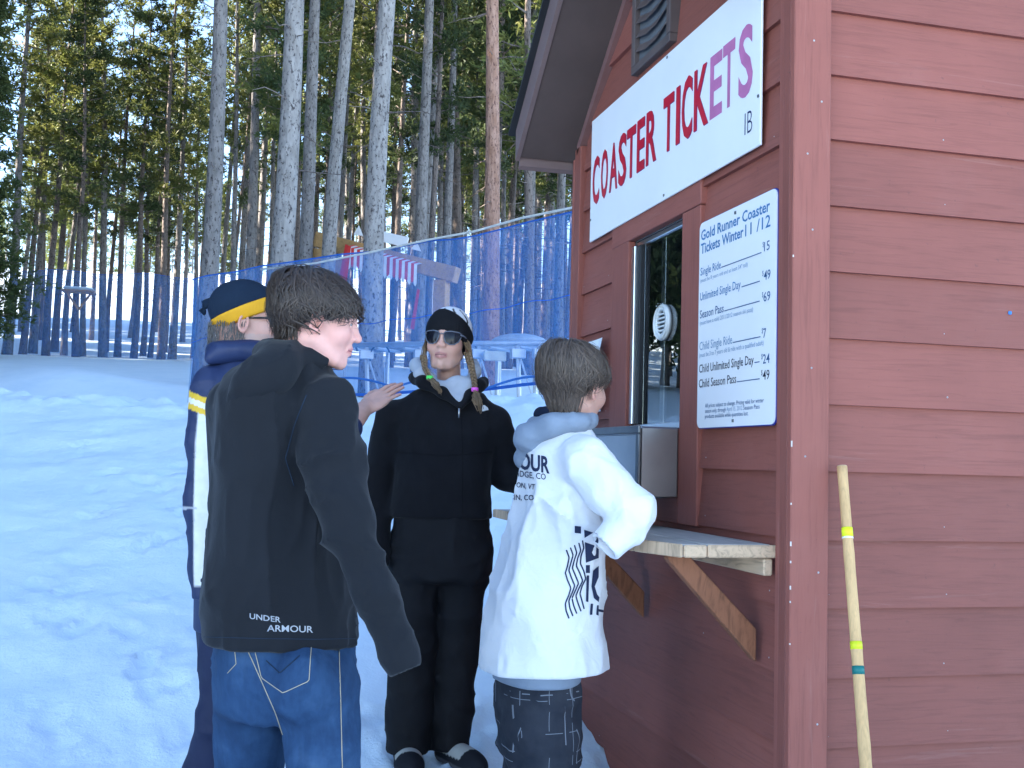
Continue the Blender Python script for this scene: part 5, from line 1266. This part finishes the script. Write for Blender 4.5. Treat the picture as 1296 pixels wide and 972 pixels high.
# sunglasses
sg = link('sunglasses', None, woman)
def lens_poly(s):
    return [(s*x, z) for x, z in ((.008, .020), (.012, .0255), (.030, .0285), (.052, .0275), (.060, .024), (.059, .012), (.053, -.002), (.042, -.012), (.028, -.014), (.015, -.008), (.009, .006))]
for s in (-1, 1):
    pts = np.array(lens_poly(s))*np.array([1.14, 1.18]); c2 = pts.mean(0)
    def bend(x, z, o=0): return (x, .1045-.0062*(abs(x)/.03)**2+o, z-.004)
    V = [bend(c2[0], c2[1], .003)]+[bend(*(c2+(p-c2)*.55), .0022) for p in pts]+[bend(*p) for p in pts]; n = len(pts)
    F = [(0, 1+i, 1+(i+1) % n) for i in range(n)]+[(1+i, 1+n+i, 1+n+(i+1) % n, 1+(i+1) % n) for i in range(n)]; G = Geo(); G.add(hfr.w(V), F); G.make('lens', 'lens', sg)
    mb = MB(); rim = [hfr.w(bend(*p)) for p in pts]+[hfr.w(bend(*pts[0]))]; mb.tube(rim, .0022, 6); G = Geo(); G.add(mb.V, mb.F); G.make('rim', 'frame_white', sg)
    mb = MB(); mb.tube([hfr.w((s*.067, .078, .020)), hfr.w((s*.076, .05, .018)), hfr.w((s*.080, -.005, .010))], [.0035, .003, .002], 6); G = Geo(); G.add(mb.V, mb.F); G.make('temple', 'frame_white', sg)
mb = MB(); mb.tube([hfr.w((-.010, .1045, .016)), hfr.w((0, .107, .019)), hfr.w((.010, .1045, .016))], .0022, 6); G = Geo(); G.add(mb.V, mb.F); G.make('bridge', 'frame_white', sg)
# hair under the hat and the two braids
BL = (.19, .120, .062); G = Geo()
def bw2(th): a = abs((th+math.pi) % (2*math.pi)-math.pi); return float(np.interp(a, [0, .9, 1.1, 1.5, 3.14], [1.2, 1.3, 1.75, 1.95, 2.1]))
rs_ = np.random.default_rng(3)
for s, tgt in ((1, J(536, 455, 4.03)), (-1, J(594, 452, 4.07))):
    G = Geo()
    for i in range(34):
        a0 = np.array((s*rs_.uniform(.068, .076), rs_.uniform(-.01, .038), rs_.uniform(.0, .035))); b0 = hfr.l(tgt)+rs_.normal(0, .006, 3); m0 = (a0+b0)/2+np.array((s*.006, .000, .0)); mb = MB(); mb.tube([hfr.w(a0), hfr.w(m0), hfr.w(b0)], [.0016, .0020, .0014], 5, caps=False); G.add(mb.V, mb.F, np.array(BL)*rs_.uniform(.6, 1.5))
    G.make('hair', 'hair', woman)
G = Geo(); bl = [J(536, 450, 4.04), J(538, 466, 4.00), J(544, 478, 3.965)]; braid(G, bl, .0100, BL, 30, None, 1)
for i in range(50):
    p = bl[-1]; mb = MB(); mb.tube([p+rs_.normal(0, .004, 3), p+(J(551, 487, 3.945)-p)+rs_.normal(0, .007, 3), J(557+rs_.normal(0, 1.5), 495+rs_.normal(0, 2), 3.94)], [.002, .003, .0008], 4, caps=False); G.add(mb.V, mb.F, np.array(BL)*rs_.uniform(.5, 1.2))
G.make('braid', 'hair', woman)
G = Geo(); br_ = [J(592, 446, 4.06), J(596, 462, 4.02), J(600, 480, 3.985), J(601, 493, 3.965)]; braid(G, br_, .0112, BL, 44, None, 2)
for i in range(60):
    p = br_[-1]; mb = MB(); mb.tube([p+rs_.normal(0, .004, 3), p+(J(604, 505, 3.95)-p)+rs_.normal(0, .008, 3), J(607+rs_.normal(0, 2), 518+rs_.normal(0, 3), 3.945)], [.002, .003, .0008], 4, caps=False); G.add(mb.V, mb.F, np.array(BL)*rs_.uniform(.5, 1.2))
G.make('braid', 'hair', woman)
for p, mt in ((bl[-1], 'elastic_green'), (br_[-1], 'elastic_pink')):
    mb = MB(); mb.tube([p+ZUP*.007, p, p-ZUP*.007], [.012, .0135, .012], 10); G = Geo(); G.add(mb.V, mb.F); G.make('hair_elastic', mt, woman)
V, F = surface(lambda P: sph(P, (0, 0, 0), .004), (-.006,)*3, (.006,)*3, .0015); G = Geo(); G.add(V+hfr.w((-.084, .0, -.030)), F); G.make('earring', 'pearl', woman)
for a, b in (((513, 962, 4.13), (519, 968, 3.90)), ((560, 958, 4.15), (594, 968, 3.99))):
    hl = J(*a); tl_ = J(*b); hl[2] = gz(hl[0], hl[1]); tl_[2] = gz(tl_[0], tl_[1]); dv = tl_-hl; shoe('boot', hl, hl+dv/np.linalg.norm(dv)*.26, .052, .105, woman)

# ---- boy in the white shirt leaning on the shelf
D = 3.3; foot = at(680, 900, 3.35); J = lambda x, y, d=D: at(x, y, d)
boy = person('boy with brown hair in long white shirt leaning on the shelf at the window', foot)
bf = horiz(74); bs = np.cross(bf, ZUP)
hfr = Frame(J(729, 492, 3.31), horiz(43)*math.cos(rad(6))-ZUP*math.sin(rad(6)), ZUP+bf*.10, .97); SK3 = (.60, .34, .26)
G = Geo(); head_geo(G, hfr, J(716, 545, 3.33), .050, .003, SK3, (.5, .18, .16), (.07, .05, .035), .045, .95, eyes=False)
shR = J(741, 583, 3.17); elR = J(799, 644, 3.09); wrR = J(770, 690, 3.05)
L0 = J(670, 1095, 3.40); R0 = J(700, 1095, 3.28); elL = np.array([1.20, 3.50, 1.165]); shL = J(725, 568, 3.50)
TB = [([J(716, 545, 3.33), J(715, 620, 3.33), J(684, 850, 3.34)], [.055, .105, .12]), ([shR, elR, elR+(wrR-elR)*.8], [.045, .036, .022]), ([shL, elL, elL+np.array([-.02, -.10, -.005])], [.045, .038, .028]),
      ([J(672, 850, 3.41), J(668, 980, 3.42), L0], [.07, .05, .04]), ([J(694, 850, 3.28), J(698, 980, 3.28), R0], [.07, .05, .04])]
body_inside(G, TB, .016, SK3)
hand_geo(G, Frame(elR+(wrR-elR)*.22, wrR-elR, ZUP), (.5, .5, .5, .5), .2, .0, 1, .005, SK3, None, True); hand_geo(G, Frame(elL+np.array([-.02, -.06, -.005]), np.array([-.3, -1, -.05]), ZUP), (1.2, 1.2, 1.2, 1.2), .6, .0, -1, .006, SK3, None, True)
G.make('body', 'skin', boy)
G = Geo()
def hcap2(P):
    d = ell(P, (0, -.022, .047), (.086, .106, .090)); d = smin(d, ell(P, (0, -.064, -.028), (.056, .040, .058)), .03); d = smax(d, -(ell(P, (0, .10, -.045), (.11, .085, .10))), .01); d = smax(d, -P[:, 2]-.085+.5*np.clip(P[:, 1]+.06, 0, 1), .01)
    d = smax(d, -(sph(P, (.085, .010, -.025), .036)), .01); d = smax(d, -(sph(P, (-.085, .010, -.025), .036)), .01); return d-.003*vnoise(P, (30, 30, 30), 5)
V, F = surface(hcap2, (-.11, -.15, -.12), (.11, .12, .16), .005); G.add(hfr.w(V), F, (.040, .028, .020))
def tb3(th): a = abs((th+math.pi) % (2*math.pi)-math.pi); return float(np.interp(a, [0, .5, .9, 1.15, 1.4, 1.75, 2.1, 2.7, 3.14], [1.2, 1.25, 1.55, 1.95, 1.62, 1.95, 2.40, 2.60, 2.66]))
strands(G, hfr, 1900, 23, ((0, -.018, .042), (.088, .108, .092)), tb3, (.085, .060, .044), wave=.26, lift=.015, wid=(.0012, .0028), arc=(.5, .95), tail=.010)
strands(G, hfr, 260, 26, ((0, -.018, .044), (.090, .111, .095)), tb3, (.085, .060, .044), wave=.6, lift=.018, wid=(.0004, .0008), tail=.026); locks(G, hfr, 380, 24, (.085, .060, .044), zb=(-.100, -.065), curl=.010, ang=(2.0, 4.28)); G.make('hair', 'hair', boy)
lev = []
for py, xl, xr, a in ((850, 602, 771, .185), (800, 608, 768, .180), (745, 621, 762, .175), (690, 639, 758, .178), (640, 652, 764, .182), (600, 657, 768, .180), (572, 662, 766, .165), (552, 676, 757, .135), (538, 692, 748, .100), (528, 702, 742, .075)):
    lev.append((J((xl+xr)/2, py, 3.33), a, (xr-xl)/2*3.33/FPX*.985))
arm = [shR, J(770, 620, 3.12), elR, J(790, 668, 3.06), J(768, 690, 3.04)]
Bb = np.stack([bs, bf, ZUP])
def fs(P):
    d = loft(P, lev, bs, bf, 2.25, .02); lo_z = lev[0][0][2]
    dg = np.stack([bs, (bf*.8+ZUP*.6), (-bf*.6+ZUP*.8)])
    d = d-.014*folds(P, (7, 7, 2.0), 61, .07, 4, dg)*sstep(P[:, 2], lo_z, lo_z+.12)-.006*folds(P, (15, 15, 7), 63, .06, 7)
    a = chain(P, arm[:3], [.076, .070, .064], .03); a = smin(a, chain(P, arm[2:], [.064, .054, .049], .02), .02)
    wq = sstep(sph(P, arm[-1], 0), .04, .12); a = a-wq*.009*folds(P, (11, 11, 9), 66, .06, 6)-wq*.003*folds(P, (26, 26, 20), 67); en = arm[-1]-arm[-2]; en = en/np.linalg.norm(en)
    a = smax(a, -cut_above(P, arm[-1]+en*.012, en), .004); a = smax(a, -cone(P, arm[-1]-en*.035, arm[-1]+en*.06, .034, .040), .004)
    d = smin(d, a, .022); d = smin(d, chain(P, [shL, elL, elL+np.array([-.04, -.14, 0])], [.075, .066, .05], .03), .03)
    d = smax(d, -cone(P, J(721, 525, 3.33), J(719, 560, 3.33), .062, .050), .012)
    return smax(d, cut_above(P, J(686, 846, 3.33), ZUP+RT*-.02), .006)
garment('shirt', fs, [l[0]+bs*s*.2+bf*q*.2 for l in lev for s in (-1, 1) for q in (-1, 1)]+arm+[elL], .075, .0072, 'white_shirt', boy); shirt = boy.children[-1]
# grey hood lying on the shoulders, dark collar inside
nc = J(717, 535, 3.33)
def fhd(P):
    rg = [nc+bs*.085*math.cos(a)+bf*(.082*math.sin(a)-.012)+ZUP*(.010*math.sin(a)-.002) for a in np.linspace(0, 2*math.pi, 16)]
    d = chain(P, rg, [.024]*16, .02); d = smin(d, chain(P, [J(736, 533, 3.24), J(700, 537, 3.22), J(668, 553, 3.27), J(664, 560, 3.42)], [.022, .030, .036, .034], .03), .02)
    d = smin(d, chain(P, [J(678, 565, 3.26), J(664, 580, 3.32), J(665, 575, 3.40)], [.024, .030, .028], .02), .010)
    return d-.004*folds(P, (14, 14, 20), 71, .05, 7)
garment('hood', fhd, [J(645, 505, 3.2), J(760, 600, 3.2), J(645, 505, 3.5), J(760, 600, 3.5)], .03, .006, 'gray_fleece', boy)
def fnc(P): 
    rg = [nc+bs*.066*math.cos(a)+bf*(.068*math.sin(a)-.012)+ZUP*(.030+.006*math.sin(a)) for a in np.linspace(0, 2*math.pi, 16)]; return chain(P, rg, [.017]*16, .02)-.002*folds(P, (18, 18, 18), 75)
garment('collar', fnc, [nc+np.array((-.1, -.1, -.02)), nc+np.array((.1, .1, .07))], .03, .006, 'dark_collar', boy)
hl_ = [(J(679, 862, 3.34), .165, .128), (J(680, 835, 3.34), .165, .130)]
garment('hoodie_hem', lambda P: loft(P, hl_, bs, bf, 2.2, .012)-.004*folds(P, (12, 12, 5), 78), [l[0]+bs*s*.2+bf*q*.16 for l in hl_ for s in (-1, 1) for q in (-1, 1)], .03, .007, 'gray_fleece', boy)
def fpb(P):
    d = loft(P, [(J(680, 960, 3.35), .150, .118), (J(680, 880, 3.35), .155, .124), (J(680, 846, 3.35), .150, .120)], bs, bf, 2.3, .03)
    l1 = chain(P, [J(676, 920, 3.42), J(674, 1000, 3.43), J(672, 1100, 3.42)], [.100, .096, .10], .03); l2 = chain(P, [J(684, 920, 3.28), J(690, 1000, 3.28), J(694, 1100, 3.28)], [.104, .100, .105], .03)
    d = smin(d, smin(l1, l2, .012), .03)-.008*folds(P, (8, 8, 13), 81, .07, 5)-.003*folds(P, (22, 22, 26), 82); return smax(d, cut_above(P, J(680, 1098, 3.3), ZUP), .008)
garment('plaid_pants', fpb, [J(610, 840, 3.3), J(745, 840, 3.3), J(620, 1100, 3.2), J(730, 1100, 3.5)]+[J(680, 900, 3.35)+bs*.2, J(680, 900, 3.35)-bs*.2], .05, .008, 'plaid', boy)
for a in (L0, R0):
    hl = np.array([a[0], a[1], gz(a[0], a[1])])-bf*.07; shoe('shoe', hl, hl+bf*.26, .048, .09, boy)
bsh = bvh_of(shirt)
def pt(key, x0, y0, w, hh, slope, clip=None, italic=0):
    V2, F2 = TXT[key]; V2 = V2-V2.min(0); sx = w/V2[:, 0].max(); sy = hh/V2[:, 1].max()
    return print_on('print_text', bsh, V2, F2, lambda a, b: (x0+a*sx, y0+a*sx*slope-b*sy), 'print_ink', boy, .0022)
pt('shirt1', 646, 592, 50, 22, .16); pt('shirt2', 616, 599, 75, 9, .13); pt('shirt3', 624, 614, 54, 8, .13); pt('shirt4', 592, 632, 84, 8, .03)
# wavy print on the chest
for i, (x0, w_) in enumerate(((719, 3), (723.5, 3.2), (728, 3.4), (733, 3.6), (737.5, 3))):
    pts = [(x0+w_*math.sin(q*1.5+i*.15)+(q-4)*.55*(1 if q < 6 else -.6), 690+q*9.6-(i-2)*3.0) for q in range(10)]
    stitch_on('print_line', bsh, pts, .0022, 'print_ink', boy, 40)
for poly in ([(727, 665), (735, 666), (735, 675), (727, 674)], [(739, 670), (757, 676), (757, 706), (741, 712)], [(741, 715), (746, 715), (746, 725), (741, 725)], [(742, 728), (745, 728), (744, 762), (741, 761)], [(750, 722), (757, 716), (757, 730), (752, 742), (755, 752), (758, 756), (757, 762), (751, 757), (748, 742)], [(747, 764), (750, 764), (749, 778), (746, 778)], [(755, 766), (757, 766), (757, 779), (754, 778)], [(757, 771), (763, 772), (763, 775), (757, 774)]):
    V2 = np.array(poly, float); print_on('print_block', bsh, V2, [tuple(range(len(poly)))], lambda a, b: (a, b), 'print_ink', boy, .0022)

# ---- man in the navy ski jacket and beanie behind the teenager
D = 3.5; foot = at(295, 900, D); J = lambda x, y, d=D: at(x, y, d)
man = person('man in navy jacket with yellow striped sleeve and navy beanie, behind the teenager', foot)
mf = horiz(52); ms = np.cross(mf, ZUP); SK4 = (.58, .33, .26)
hfr = Frame(J(311, 411), horiz(76), ZUP, 1.0); G = Geo(); head_geo(G, hfr, J(306, 478, 3.5), .060, .0034, SK4, (.45, .18, .16), (.2, .18, .16), .052, 1.0, eyes=False, stub=((.40, .33, .30), .45))
hand_o = J(461, 517, 3.90); elb = J(418, 575, 3.62)
TB = [([J(306, 478), J(308, 560), J(305, 780)], [.06, .12, .13]), ([J(270, 488, 3.44), J(259, 630, 3.40), J(259, 745, 3.36)], [.05, .042, .03]), ([J(350, 495, 3.58), elb, hand_o], [.05, .042, .031]),
      ([J(290, 800, 3.48), J(284, 900, 3.42), J(250, 1040, 3.46)], [.07, .05, .04]), ([J(318, 800, 3.55), J(328, 920, 3.52), J(326, 1050, 3.55)], [.07, .05, .04])]
body_inside(G, TB, .016, SK4)
hd = J(508, 487, 3.975)-hand_o; hand_geo(G, Frame(hand_o, hd, UP*.75-FW*.65), (.18, .12, .10, .16), .5, .35, -1, .0024, SK4, elb+(hand_o-elb)*.55)
hand_geo(G, Frame(J(259, 700, 3.38), J(259, 745, 3.36)-J(259, 700, 3.38), horiz(270)), (.7, .8, .8, .8), .2, .0, -1, .006, SK4, None, True)
G.make('body', 'skin', man)
lev = torso_to(0, D, [(800, 256, 360, .15), (740, 256, 360, .15), (600, 256, 362, .145), (520, 256, 362, .14), (490, 258, 358, .125), (470, 268, 348, .10), (455, 278, 338, .08), (440, 283, 332, .07)])
aL = [J(268, 486, 3.43), J(260, 560, 3.41), J(258, 640, 3.40), J(258, 720, 3.37), J(259, 758, 3.36)]; aR = [J(352, 498, 3.58), elb, elb+(hand_o-elb)*.55]
sw_ax = np.array(aL)
def fm(P):
    d = loft(P, lev, ms, mf, 2.3, .02)-.006*folds(P, (8, 8, 3), 91, .06, 5)
    a = chain(P, aL, [.062, .058, .055, .047, .042], .03)-.006*folds(P, (9, 9, 15), 93, .06, 6)-.002*folds(P, (26, 26, 24), 94); a = smax(a, -cut_above(P, aL[-1], -ZUP), .006)
    d = smin(d, a, .015); d = smin(d, chain(P, aR, [.065, .058, .045], .03), .03); return smax(d, cut_above(P, J(300, 798), ZUP), .01)
def cman(V):
    Q = to_px(V); px, py, dd = Q.T; cx = np.interp(py, [480, 560, 640, 720, 760], [268, 260, 258, 258, 259]); ax = np.array(sw_ax)
    dist = np.min(np.stack([np.linalg.norm(V-(a+(b-a)*t), axis=1) for a, b in zip(ax, ax[1:]) for t in (0, .25, .5, .75, 1)]), 0); on = dist < .085
    C = np.tile(np.array((.018, .030, .085)), (len(V), 1)); yy = py-(px-245)*.42
    wv = (on*np.clip((px-cx+13)/1.6+.5, 0, 1)*(yy > 518)*np.clip((742-py)/1.6+.5, 0, 1)*(dd < 3.47))[:, None]; C = C*(1-wv)+np.array((.70, .70, .66))*wv
    e_ = on & (np.abs(px-(cx-14+30)) < 2.2) & (yy > 520) & (py < 742); C[e_] = (.70, .45, .03)
    for lo_, hi_, cl in ((497, 505, (.72, .45, .03)), (505, 512, (.74, .74, .72)), (512, 520, (.72, .45, .03))): C[on & (yy > lo_) & (yy <= hi_)] = cl
    C[on & (np.abs(py-643) < 1.6) & (px < cx-8)] = (.4, .42, .45); return C
fabric('nylon_attr', (1, 1, 1)); kk = MATS['nylon_attr']; kk.node_tree.nodes.clear(); bpy.data.materials.remove(kk); attr_mat('nylon_attr', .55, .35, 0, .2, 500, .0006)
garment('jacket', fm, [l[0]+ms*s*.2+mf*q*.18 for l in lev for s in (-1, 1) for q in (-1, 1)]+aL+aR, .08, .0052, 'nylon_attr', man, 1, cman)
rg = [J(306, 447)+ms*.085*math.cos(a)+mf*.08*math.sin(a)+ZUP*.0 for a in np.linspace(0, 6.283, 14)]
garment('collar', lambda P: smin(chain(P, rg, [.030]*14, .02), chain(P, [J(270, 452, 3.42), J(283, 447, 3.42), J(300, 445, 3.42)], [.026, .03, .026], .02), .02)-.004*folds(P, (12, 12, 12), 97), rg, .07, .007, 'navy_nylon', man)
def fmp(P):
    d = loft(P, [(J(303, 850), .15, .12), (J(303, 780), .155, .13)], ms, mf, 2.3, .03); d = smin(d, chain(P, [J(292, 820, 3.48), J(283, 905, 3.42), J(262, 985, 3.44), J(248, 1045, 3.47)], [.085, .075, .078, .085], .03), .03); d = smin(d, chain(P, [J(318, 820, 3.55), J(326, 920, 3.53), J(326, 1048, 3.55)], [.085, .072, .078], .03), .03)
    return smax(d-.008*folds(P, (8, 8, 12), 99, .07, 5), cut_above(P, J(300, 1046), ZUP), .008)
garment('ski_pants', fmp, [J(225, 780, 3.35), J(370, 780, 3.6), J(225, 1050, 3.35), J(360, 1050, 3.65)], .10, .009, 'navy_pants', man)
HC, HR = (0, -.010, .052), (.090, .110, .092); nrm_ = np.array((0, -.42, .91))
V, F = hat_piece(hfr, HC, HR, ((0, -.085, .010), nrm_), None, .0042, knit=.0008, seed=5); G = Geo(); G.add(V, F); G.make('hat', 'beanie_navy', man)
V, F = hat_piece(hfr, HC, (HR[0]+.005, HR[1]+.005, HR[2]+.004), ((0, -.085, -.028), nrm_), ((0, -.085, .018), -nrm_), .0042, knit=.0008, seed=6); G = Geo(); G.add(V, F); G.make('hat_band', 'yellow_band', man)
V, F = hat_piece(hfr, HC, (HR[0]+.0055, HR[1]+.0055, HR[2]+.0045), ((0, -.085, .016), nrm_), ((0, -.085, .021), -nrm_), .003, seed=6); G = Geo(); G.add(V, F); G.make('hat_piping', 'dark_collar', man)
mb = MB(); mb.tube([hfr.w((0, -.105, .066)), hfr.w((0, -.128, .056)), hfr.w((0, -.134, .038)), hfr.w((0, -.126, .024))], [.016, .016, .012, .004], 8); G = Geo(); G.add(mb.V, mb.F); G.make('hat_tip', 'beanie_navy', man)
G = Geo(); rs_ = np.random.default_rng(9)
for i in range(700):
    a = rs_.uniform(-2.2, 2.2); rr = np.array((math.sin(a)*.077, -math.cos(a)*.100-.012, rs_.uniform(-.055, .005)))
    if rr[1] > .0: continue
    mb = MB(); mb.tube([hfr.w(rr), hfr.w(rr*np.array((1.04, 1.03, 1))+np.array((0, 0, -.010))), hfr.w(rr*np.array((1.01, .98, 1))+np.array((0, 0, -.022)))], [.0009, .0010, .0003], 4, caps=False); G.add(mb.V, mb.F, np.array((.10, .09, .082))*rs_.uniform(.6, 1.4))
G.make('hair', 'hair', man)
gl = link('glasses', None, man); mb = MB(); mb.tube([hfr.w((.078, -.005, .012)), hfr.w((.076, .05, .016)), hfr.w((.064, .088, .018))], [.003, .0035, .004], 6); G = Geo(); G.add(mb.V, mb.F); G.make('temple', 'frame_black', gl)
for s in (-1, 1):
    mb = MB(); mb.tube([hfr.w((s*(.033+.026*math.cos(a)), .094-.008*abs(math.cos(a)*s > 0), .008+.018*math.sin(a))) for a in np.linspace(0, 6.283, 16)], .002, 5); G = Geo(); G.add(mb.V, mb.F); G.make('rim', 'frame_black', gl)
for a in ((252, 1050, 3.47), (328, 1050, 3.55)):
    p = J(*a); hl = np.array([p[0], p[1], gz(p[0], p[1])])-mf*.08; shoe('shoe', hl, hl+mf*.28, .05, .10, man)
